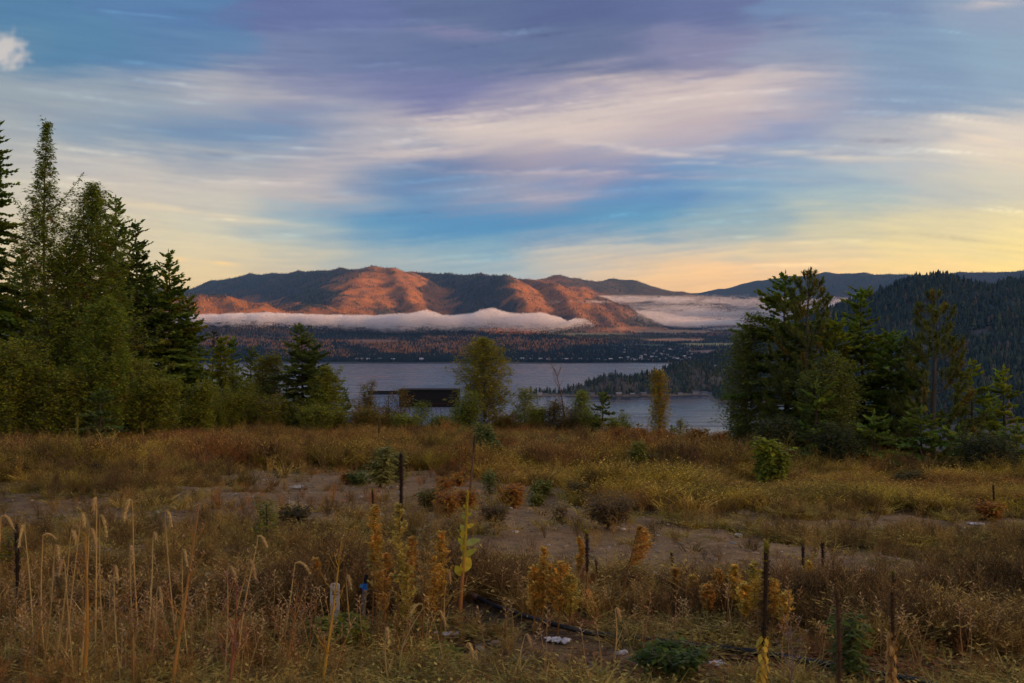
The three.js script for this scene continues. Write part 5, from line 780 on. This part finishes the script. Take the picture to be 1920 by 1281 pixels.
// small bushes of the field, each with twigs and leaves
const REDS = [[0.58, 0.25, 0.03, 0.5], [0.44, 0.18, 0.03, 0.3], [0.48, 0.34, 0.04, 0.2]], LIME = [[0.30, 0.30, 0.035, 0.6], [0.2, 0.22, 0.03, 0.4]], PALE = [[0.36, 0.34, 0.09, 0.6], [0.26, 0.26, 0.06, 0.4]], BLUEGREEN = [[0.18, 0.24, 0.06, 0.6], [0.24, 0.27, 0.06, 0.4]], MIXED = [[0.30, 0.15, 0.025, 0.4], [0.16, 0.16, 0.025, 0.6]];
const BUSHES = [
  [1448, 915, 826, 34, FRESH, 'tall yellow-green bush with big leaves before the dark clump', 4, 0.11, 80], [713, 912, 846, 22, PALE, 'pale green leafy weed with hanging leaves beside the dark mullein', 2, 0.1, 34], [742, 905, 855, 12, PALE, 'thin pale leafy weed close against the dark mullein', 1, 0.09, 18], [910, 868, 798, 26, BLUEGREEN, 'blue-green sapling in the brush near the lone cottonwood', 3, 0.075, 60],
  [1196, 896, 834, 13, LIME, 'dark-stemmed sapling with lime leaves at its top in the grass', 1, 0.09, 20], [1016, 856, 822, 8, PALE, 'pale weed spire in the brown grass, first of a row', 1, 0.07, 22], [1054, 860, 826, 8, PALE, 'pale weed spire in the brown grass, second of a row', 1, 0.07, 22], [1093, 872, 848, 6, PALE, 'small pale weed spire in the brown grass, third of a row', 1, 0.06, 14], [1146, 872, 850, 7, LIME, 'small lime weed spire in the brown grass, last of a row', 1, 0.06, 16], [868, 840, 806, 9, LIME, 'yellow-green weed spire below the bright green willow', 1, 0.07, 20],
  [918, 925, 890, 10, BLUEGREEN, 'blue-green little weed standing on the sand edge', 2, 0.05, 20], [650, 908, 889, 8, REDS, 'orange tuft beside the green mound on the sand edge', 3, 0.05, 24], [672, 908, 893, 17, BLUEGREEN, 'low green mound on the sand edge', 4, 0.055, 36], [832, 920, 903, 10, REDS, 'orange tuft on the sand edge past the dark mullein', 3, 0.05, 26], [858, 912, 893, 11, REDS, 'second orange tuft close above the other on the sand edge', 3, 0.05, 26],
  [806, 958, 924, 24, MIXED, 'olive bush with orange sides behind the golden plumes', 4, 0.05, 70], [838, 968, 930, 18, REDS, 'orange bush touching the yellow leafy stalk', 4, 0.05, 60], [872, 958, 926, 18, REDS, 'dark orange bush half hidden by the yellow leafy stalk', 4, 0.05, 60], [960, 950, 916, 14, REDS, 'upright orange bush alone on the sand', 4, 0.055, 60], [1006, 948, 934, 10, LIME, 'flat yellow-green tuft alone on the sand', 4, 0.045, 26], [1090, 940, 912, 20, [[0.2, 0.12, 0.03, 0.6], [0.12, 0.11, 0.03, 0.4]], 'dark rusty bush at the edge of the golden grass', 5, 0.05, 60], [1014, 932, 908, 14, LIME, 'green bush at the edge of the golden grass', 4, 0.05, 44],
  [930, 874, 838, 16, AUTUMN, 'orange-topped bush below the lone cottonwood', 3, 0.07, 50], [980, 890, 862, 18, REDS, 'orange bush in the brown grass beside the sand', 4, 0.06, 50], [1856, 975, 950, 18, REDS, 'bright orange bush by the thin dark stalk', 4, 0.06, 60], [1908, 958, 938, 16, REDS, 'bright orange bush at the very edge of the view', 4, 0.06, 50], [1592, 1290, 1168, 17, [[0.13, 0.19, 0.03, 0.7], [0.2, 0.23, 0.04, 0.3]], 'fresh green weed with broad leaves between two mulleins', 2, 0.075, 34],
  [1196, 842, 806, 20, REDS, 'fiery orange bush on the brow beside the little fir tips', 5, 0.06, 70], [1252, 846, 810, 22, REDS, 'orange-red bush on the brow at the foot of the golden poplar', 5, 0.06, 70], [1306, 846, 810, 22, REDS, 'orange-red bush on the brow beyond the small yellowing sapling', 5, 0.06, 70], [1352, 850, 812, 24, REDS, 'bright orange bush on the brow before the lake end of the clump', 5, 0.06, 80], [1402, 856, 814, 26, REDS, 'deep orange bush under the leafy tree that reaches over the bay', 5, 0.06, 80], [1154, 838, 806, 16, REDS, 'small orange bush on the brow below the pale green bush', 4, 0.06, 50],
  [1256, 1272, 1240, 56, [[0.10, 0.16, 0.025, 0.7], [0.16, 0.20, 0.03, 0.3]], 'low dark green leafy clump at the bottom edge', 7, 0.075, 80], [640, 1216, 1178, 40, [[0.36, 0.36, 0.04, 0.6], [0.26, 0.28, 0.04, 0.4]], 'yellow-green leaf clump below the white marker stake', 6, 0.08, 60], [1216, 890, 862, 24, [[0.24, 0.22, 0.03, 0.6], [0.2, 0.14, 0.03, 0.4]], 'yellow-green bush around the dark-stemmed sapling', 4, 0.06, 60], [1330, 880, 860, 20, LIME, 'faint yellow-green bush in the tall brown grass', 4, 0.06, 40], [1700, 920, 892, 24, [[0.13, 0.12, 0.03, 0.6], [0.2, 0.15, 0.035, 0.4]], 'olive bush in the golden grass before the dark clump', 4, 0.06, 50], [1726, 918, 894, 16, MIXED, 'rusty bush in the golden grass before the dark clump', 3, 0.06, 40], [552, 985, 962, 24, [[0.1, 0.08, 0.03, 0.6], [0.14, 0.12, 0.03, 0.4]], 'dark low bush in the left of the dark brush', 5, 0.045, 60], [500, 1030, 945, 10, LIME, 'thin lime weed stem leaning over the dark brush', 1, 0.05, 26], [926, 985, 952, 26, [[0.22, 0.14, 0.05, 0.7], [0.18, 0.13, 0.04, 0.3]], 'dark bare-looking bush on the sand behind the yellow leafy stalk', 6, 0.035, 60], [1140, 990, 946, 56, [[0.30, 0.19, 0.06, 0.6], [0.22, 0.15, 0.05, 0.4]], 'wide dark brown bush in the middle of the sand', 8, 0.04, 110], [1052, 985, 950, 10, [[0.44, 0.32, 0.14, 1]], 'tan upright tuft alone on the pale sand', 4, 0.05, 26], [20, 1110, 1005, 10, AUTUMN, 'yellow weed at the edge of the view by the grass heads', 2, 0.05, 30],
];
for (const [px, py, top, hw, pal, label, stems, leaf, count] of BUSHES) {
  const p = dryAt(px, py), [, h] = topAt(p, px, top), o = base(hw < 11 ? 'leafy_weed' : 'small_bush', ...p);
  leafy(o, 700 + Math.round(px + py), h, hw * -p[2] / FOCAL, { pal, stems, leaf: leaf * Math.min(1.3, 0.45 + -p[2] / 28), count, from: 0.05, prof: stems > 2 ? dome : (t) => 1 - 0.7 * t, per: 7, clump: 0.02 + 0.0035 * -p[2], gap: 0.07, thick: 0.006 + 0.0006 * -p[2], bark: 0 });
  tag(o, label, hw < 11 ? 'weed' : 'bush', 'small bushes and leafy weeds of the field');
}
// white dead rosettes
for (const [px, py, w, label, seed] of ROSETTES) {
  const p = dryAt(px, py), o = base('withered_rosette', ...p), R = rngOf(800 + seed), k = -p[2] / FOCAL, mb = w > 20 ? null : new MB();
  for (let i = 0; i < 17; i++) { const m = mb ?? new MB(), a = R() * 6.28, l = w * k * (0.5 + 0.6 * R()), up = 0.1 + 0.6 * R() * R(), c = tone(R, [0.52, 0.50, 0.42], 0.3), d = [Math.cos(a) * Math.cos(up), Math.sin(up), Math.sin(a) * Math.cos(up)], s = [-Math.sin(a), 0.25, Math.cos(a)]; m.leaf([0, 0.01, 0], d, s, l, l * 0.3, c, 0.4); m.leaf([d[0] * l * 0.7, 0.012 + d[1] * l * 0.7, d[2] * l * 0.7], [d[0], d[1] - 0.7, d[2]], s, l * 0.4, l * 0.16, c, 0.3); if (!mb) m.build('leaf', dryStalk, o); }
  if (mb) mb.build('leaves', dryStalk, o).userData.kind = 'stuff'; tag(o, label, 'dead plant', 'white withered rosettes');
}
{ const p = dryAt(1012, 1234), o = base('dandelion', ...p), k = -p[2] / FOCAL, a = new MB(), b = new MB(); a.tube([[0, 0, 0], [0, 5 * k, 0], [0.2 * k, 9 * k, 0]], () => 0.7 * k, 4, [0.2, 0.2, 0.05]); a.build('stem', plain, o); for (let i = 0; i < 22; i++) { const f = i * 2.4; b.leaf([0, 9 * k, 0], [Math.cos(f) * 0.9, 0.35 + 0.02 * i, Math.sin(f) * 0.9], [-Math.sin(f), 0, Math.cos(f)], 6 * k, 2.2 * k, [0.75, 0.5, 0.01], 0.6); } b.build('petals', foliage, o); tag(o, 'single yellow flower head low among the near weeds', 'flower'); }

// ---------------------------------------------------------------- what people left in the field
{ // white marker stake with letters
  const p = dryAt(628, 1172), [dx, h] = topAt(p, 628, 1094), o = base('marker_stake', ...p, 0.12), k = -p[2] / FOCAL, W = 17 * k, T = 0.016, cv = document.createElement('canvas'); cv.width = 128; cv.height = 512; const g = cv.getContext('2d'), R = rngOf(900);
  g.fillStyle = '#cfc8c0'; g.fillRect(0, 0, 128, 512); for (let i = 0; i < 260; i++) { g.fillStyle = `rgba(${R() < 0.5 ? '120,105,90' : '235,230,225'},${0.1 + 0.2 * R()})`; g.fillRect(R() * 128, R() * 512, 1 + 2 * R(), 10 + 60 * R()); }
  g.fillStyle = '#17140f'; g.font = 'bold 88px sans-serif'; g.fillText('IP', 20, 122); g.fillText('R', 34, 208); g.font = 'bold 52px sans-serif'; g.fillText('E', 64, 266); g.font = 'bold 40px serif'; g.fillText('15', 40, 312); g.strokeStyle = '#2c5a34'; g.lineWidth = 8; for (const y of [338, 366]) { g.beginPath(); g.moveTo(26, y); g.lineTo(60, y - 8); g.lineTo(104, y + 2); g.stroke(); }
  const shape = new THREE.Shape(); shape.moveTo(-W / 2, -0.12); shape.lineTo(W / 2, -0.12); shape.lineTo(W / 2, h - W * 0.3); shape.quadraticCurveTo(W / 2, h, W * 0.15, h); shape.lineTo(-W * 0.15, h); shape.quadraticCurveTo(-W / 2, h, -W / 2, h - W * 0.3); shape.closePath();
  const body = new THREE.ExtrudeGeometry(shape, { depth: T, bevelEnabled: true, bevelSize: 0.002, bevelThickness: 0.002, bevelSegments: 1 }); meshOf('stake', body, new THREE.MeshStandardMaterial({ color: new THREE.Color().setRGB(0.62, 0.58, 0.52), roughness: 0.8 }), o);
  const tx = new THREE.CanvasTexture(cv); tx.colorSpace = THREE.SRGBColorSpace; const f = new THREE.PlaneGeometry(W * 0.94, h * 0.92); f.translate(0, h * 0.49, T + 0.004); meshOf('lettering', f, new THREE.MeshStandardMaterial({ map: tx, roughness: 0.8 }), o);
  tag(o, 'white wooden marker stake with black letters standing in the weeds', 'stake');
}
{ // steel pipe with blue ribbon and black tip
  const p = dryAt(679, 1172), [dx, h] = topAt(p, 686, 1078), o = base('survey_pipe', ...p), k = -p[2] / FOCAL, L = (t) => [dx * t, h * t, 0], a = new MB(), b = new MB(), c = new MB(), steel = [0.30, 0.27, 0.25];
  a.tube([[-dx * 0.1, -0.1, 0], L(0.4), L(0.72)], () => 4.4 * k, 12, steel, true); a.build('pipe', new THREE.MeshStandardMaterial({ vertexColors: true, roughness: 0.45, metalness: 0.6 }), o);
  b.tube([L(0.70), L(0.77), L(0.83)], (t) => (4.9 - t * 0.7) * k, 12, [0.015, 0.16, 0.62], true); b.leaf([L(0.72)[0] - 3 * k, L(0.8)[1], 0.004], [-0.8, -0.45, 0.2], [0.4, -0.8, 0.2], 9 * k, 8 * k, [0.02, 0.26, 0.5], 0.5); b.build('ribbon', new THREE.MeshStandardMaterial({ vertexColors: true, roughness: 0.5, side: THREE.DoubleSide }), o);
  c.tube([L(0.82), L(0.92), [dx + 2 * k, h, 0]], (t) => (4 - 0.6 * t) * k, 10, [0.012, 0.012, 0.014], true); c.build('tip', plain, o);
  tag(o, 'grey steel pipe with a blue ribbon and black tip beside the marker stake', 'survey pipe');
}
{ // black hose
  const R = rngOf(910), o = base('hose', 0, 0, 0), pts = HOSE.map(([x, y], i) => { const p = dryAt(x, y); return new THREE.Vector3(p[0], p[1] + 0.035 + (i > 1 && i < 8 ? 0.02 : 0.005), p[2]); });
  const c = new THREE.CatmullRomCurve3(pts), m = new MB(), r = 0.019; m.tube(c.getPoints(160).map((v) => v.toArray()), (t) => r * (1 + 0.04 * Math.sin(t * 900)), 9, [0.014, 0.013, 0.016], true); m.build('hose_tube', new THREE.MeshStandardMaterial({ vertexColors: true, roughness: 0.55 }), o);
  const q = new MB(), a = c.getPoint(0.147), b = c.getPoint(0.178); q.tube([a.toArray(), b.toArray()], () => r * 1.28, 12, [0.30, 0.17, 0.13], true); q.build('coupling', plain, o);
  const u = new MB(), e = c.getPoint(0.10), f = c.getPoint(0.125); u.tube([e.toArray(), f.toArray()], () => r * 1.45, 12, [0.012, 0.012, 0.014], true); u.build('clamp', plain, o);
  tag(o, 'black irrigation hose with a tan coupling snaking through the near weeds', 'hose');
}
for (const [px, py, w, hgt, label, seed] of SCRAPS) {
  const p = dryAt(px, py), k = -p[2] / FOCAL, R = rngOf(920 + seed), W = w * k, D = W * 0.5, n = 12, geo = new THREE.BoxGeometry(W, 0.006, D, n, 1, 7), a = geo.attributes.position; for (let i = 0; i < a.count; i++) { const x = a.getX(i), z = a.getZ(i), f = n2(x * 26 + seed * 7, z * 26), g = n2b(x * 60, z * 60 + seed); a.setXYZ(i, x + 0.02 * g, a.getY(i) + hgt * k * (0.55 + 0.5 * f + 0.25 * g), z * (1 - 0.35 * Math.abs(n2(x * 14, seed))) + 0.012 * f); } geo.computeVertexNormals();
  const o = meshOf('plastic_scrap', geo, new THREE.MeshStandardMaterial({ color: new THREE.Color().setRGB(...(seed === 6 ? [0.10, 0.11, 0.16] : [0.70, 0.68, 0.70])), roughness: 0.45, side: THREE.DoubleSide })); o.position.set(...p); o.rotation.y = (R() - 0.5) * 0.8; tag(o, label, 'plastic scrap', 'scraps of plastic left in the field');
}

// ---------------------------------------------------------------- buildings
{ // big pale metal roof with a black upper storey, on the bank below the field
  const d = 80, k = d / FOCAL, at = (px, py, dd) => spot(px, py, dd), o = base('metal_roofed_building', ...at(840, 790, 79)), org = o.position.toArray(), rel = (q) => [q[0] - org[0], q[1] - org[1], q[2] - org[2]];
  const A = rel(at(690, 739, 88)), B = rel(at(930, 739, 88)), C = rel(at(945, 826, 70)), D = rel(at(676, 826, 70)), sheet = new THREE.MeshStandardMaterial({ vertexColors: true, roughness: 0.5, metalness: 0.2, side: THREE.DoubleSide }), rf = new MB(), seam = [];
  const low = (q) => [q[0], q[1] - 0.12, q[2]], col = [0.22, 0.26, 0.33]; rf.quad(D, C, B, A, col); rf.quad(low(A), low(B), low(C), low(D), col); rf.quad(low(D), low(C), C, D, col); rf.quad(low(C), low(B), B, C, col); rf.quad(low(A), low(D), D, A, col); rf.quad(low(B), low(A), A, B, col); const roof = rf.build('roof', sheet, o);
  for (let i = 1; i < 30; i++) { const t = i / 30, m = new MB(), a = [0, 1, 2].map((j) => lerp(A[j], B[j], t)), b = [0, 1, 2].map((j) => lerp(D[j], C[j], t)); m.tube([[a[0], a[1] + 0.02, a[2]], [b[0], b[1] + 0.02, b[2]]], () => 0.03, 4, [0.18, 0.22, 0.28]); m.build('seam', sheet, roof); }
  const w = new MB(), q0 = low(A), q1 = low(B), q2 = low(C), q3 = low(D), dn = (q) => [q[0] * 0.98, q[1] - 5, q[2] * 0.98], wc = [0.22, 0.2, 0.19]; w.quad(dn(q3), dn(q2), q2, q3, wc); w.quad(dn(q2), dn(q1), q1, q2, wc); w.quad(dn(q1), dn(q0), q0, q1, wc); w.quad(dn(q0), dn(q3), q3, q0, wc); w.build('wall', plain, o);
  const e = new MB(), black = [0.006, 0.006, 0.007], E = rel(at(690, 738, 87)), F = rel(at(790, 733, 87)); e.box((E[0] + F[0]) / 2, E[1] - 0.1, E[2], F[0] - E[0], 0.34, 0.3, [0.018, 0.026, 0.035]); e.build('ridge_cap', plain, o);
  const g = rel(at(802, 757, 82)), hh = 25 * 82 / FOCAL, u = new MB(), ww = 112 * 82 / FOCAL; u.box(g[0] + 0.1, g[1] - 0.5, g[2] - 1.2, ww, hh + 0.5, 2.4, black); const up = u.build('upper_storey', new THREE.MeshStandardMaterial({ vertexColors: true, roughness: 0.9 }), o);
  const v = new MB(); v.box(g[0] + 0.1, g[1] + hh, g[2] - 1.2, ww + 0.12, 0.07, 2.6, [0.012, 0.012, 0.016]); v.build('flat_roof', plain, up); const z = new MB(); z.box(g[0] + 0.1, g[1] - 0.06, g[2] + 0.03, ww, 0.07, 0.06, [0.05, 0.014, 0.014]); z.build('flashing', plain, up);
  tag(o, 'big pale metal roof with a black flat-topped storey, below the brow by the lake', 'building');
}
{ // round dark tank end beside the saplings
  const p = groundAt(655, 52), o = base('round_tank', p[0], EYE + (HORIZON - 806) / FOCAL * 52 - 0.4, p[2]), m = new MB(), n = new MB(); m.tube([[0, 0.55, -0.9], [0, 0.55, -0.3], [0, 0.55, 0.25], [0, 0.55, 0.42], [0, 0.55, 0.5]], (t) => (t < 0.6 ? 0.47 : 0.47 * Math.sqrt(Math.max(0.05, 1 - (t - 0.5) * 1.4))), 18, [0.035, 0.028, 0.045], true); m.build('shell', plain, o); n.box(0, -1.2, 0, 0.5, 1.35, 0.7, [0.06, 0.05, 0.045]); n.build('stand', plain, o);
  tag(o, 'dark round tank half hidden by the orange saplings', 'tank');
}
function houseMesh(w, h, dp, wall, roof) { const m = new MB(); m.box(0, 0, 0, w, h, dp, wall); const e = 0.4, y = h + 0.02, r = h + dp * 0.32, W = w / 2 + e, D = dp / 2 + e; m.quad([-W, y, D], [W, y, D], [W, r, 0], [-W, r, 0], roof); m.quad([W, y, -D], [-W, y, -D], [-W, r, 0], [W, r, 0], roof); m.tri([-W + e, y, D - e], [-W + e, r - 0.15, 0], [-W + e, y, -D + e], wall); m.tri([W - e, y, D - e], [W - e, y, -D + e], [W - e, r - 0.15, 0], wall); return m.geo(); }
{
  const R = rngOf(930), kinds = [houseMesh(14, 5, 9, [0.55, 0.53, 0.51], [0.30, 0.29, 0.30]), houseMesh(11, 4, 8, [0.60, 0.52, 0.44], [0.42, 0.42, 0.45]), houseMesh(18, 5, 10, [0.5, 0.49, 0.48], [0.55, 0.55, 0.58])];
  const put = (px, py, d0, d1, label, group) => { // walk out from d0 until the land is seen at py
    let d = d0, p; for (; d < d1; d += 4) { const x = (px - 960) / FOCAL * d, h = farHeight(x, -d); if (h > LAKE + 1 && h >= EYE + (HORIZON - py) / FOCAL * d) { p = [x, h, -d]; break; } } if (!p) return;
    const o = meshOf('house', kinds[Math.floor(R() * 3)], plain2); o.position.set(p[0], p[1] + 2.2, p[2]); o.rotation.y = (R() - 0.5) * 1.2; const s = 0.5 + 0.4 * R(); o.scale.set(s, s * 1.3, s); tag(o, label, 'house', group); };
  for (let i = 0; i < 46; i++) put(965 + 330 * (i + R()) / 46, 678 - 3.5 * R() * R(), 3640, 4300, 'small pale house in the row along the far lake shore', 'houses along the far lake shore');
  for (let i = 0; i < 34; i++) put(lerp(1170, 1300, R()), lerp(655, 676, Math.pow(R(), 0.7)), 3660, 6500, 'tiny pale house scattered on the slope above the far shore', 'houses scattered above the far shore');
  for (let i = 0; i < 14; i++) put(lerp(640, 940, R()), 678 - 1.5 * R(), 3640, 4300, 'tiny pale cabin at the foot of the rusty mountain slope', 'cabins at the foot of the mountain');
  const nearPut = (px, py, label) => { let d = 1050, p; for (; d < 1900; d += 2) { const x = (px - 960) / FOCAL * d, h = nearHeight(x, -d); if (h > LAKE + 0.8 && h >= EYE + (HORIZON - py) / FOCAL * d) { p = [x, h, -d]; break; } } if (!p) return; const o = base('house', p[0], p[1] - 0.3, p[2], (R() - 0.5) * 0.8); o.scale.setScalar(0.62 + 0.3 * R()); const wc = R() < 0.5 ? [0.22, 0.19, 0.17] : [0.36, 0.34, 0.32], rc = R() < 0.5 ? [0.12, 0.12, 0.15] : [0.26, 0.25, 0.26], w = new MB(), r = new MB(); w.box(0, 0, 0, 10, 4, 7, wc); w.build('wall', plain, o); r.quad([-5.4, 3.9, 3.9], [5.4, 3.9, 3.9], [5.4, 6.4, 0], [-5.4, 6.4, 0], rc); r.quad([5.4, 3.9, -3.9], [-5.4, 3.9, -3.9], [-5.4, 6.4, 0], [5.4, 6.4, 0], rc); r.tri([-5, 3.95, 3.5], [-5, 6.3, 0], [-5, 3.95, -3.5], wc); r.tri([5, 3.95, 3.5], [5, 3.95, -3.5], [5, 6.3, 0], wc); r.build('roof', plain2, o); tag(o, label, 'house', 'houses on the near bay shore'); };
  [[1086, 748], [1110, 747], [1186, 751], [1206, 754], [1275, 758], [1304, 762], [1322, 763], [1330, 764], [1012, 745], [1160, 749]].forEach(([x, y]) => nearPut(x, y, 'small house at the water under the wooded hill'));
  [[1316, 684], [1322, 686], [1332, 682], [1344, 690], [1352, 681], [1366, 686]].forEach(([x, y]) => nearPut(x, y, 'pale house among the trees high on the wooded point'));
}
{ const p = spot(1167, 770, 80 / ((770 - HORIZON) / FOCAL)), o = base('boat', p[0], LAKE, p[2], 0.3), h = new MB(), c = new MB(); const hull = [[-3, 0.7], [-2.6, 0.02], [2, 0.02], [3.4, 0.8]]; for (const s of [-1, 1]) { h.quad([-3, 0.75, s * 0.9], [-2.7, -0.1, s * 0.5], [2, -0.1, s * 0.5], [2, 0.75, s * 0.95], [0.12, 0.12, 0.14]); h.tri([2, 0.75, s * 0.95], [2, -0.1, s * 0.5], [3.6, 0.9, 0], [0.12, 0.12, 0.14]); } h.quad([-3, 0.75, -0.9], [-3, 0.75, 0.9], [2, 0.75, 0.95], [2, 0.75, -0.95], [0.3, 0.28, 0.26]); h.tri([2, 0.75, -0.95], [2, 0.75, 0.95], [3.6, 0.9, 0], [0.3, 0.28, 0.26]); h.quad([-3, 0.75, 0.9], [-3, 0.75, -0.9], [-2.7, -0.1, -0.5], [-2.7, -0.1, 0.5], [0.12, 0.12, 0.14]); h.build('hull', plain2, o); c.box(0, 0.75, 0, 1.8, 0.9, 1.2, [0.2, 0.2, 0.22]); c.build('cabin', plain, o); tag(o, 'small dark boat out on the near bay', 'boat'); }

renderer.render(scene, camera);
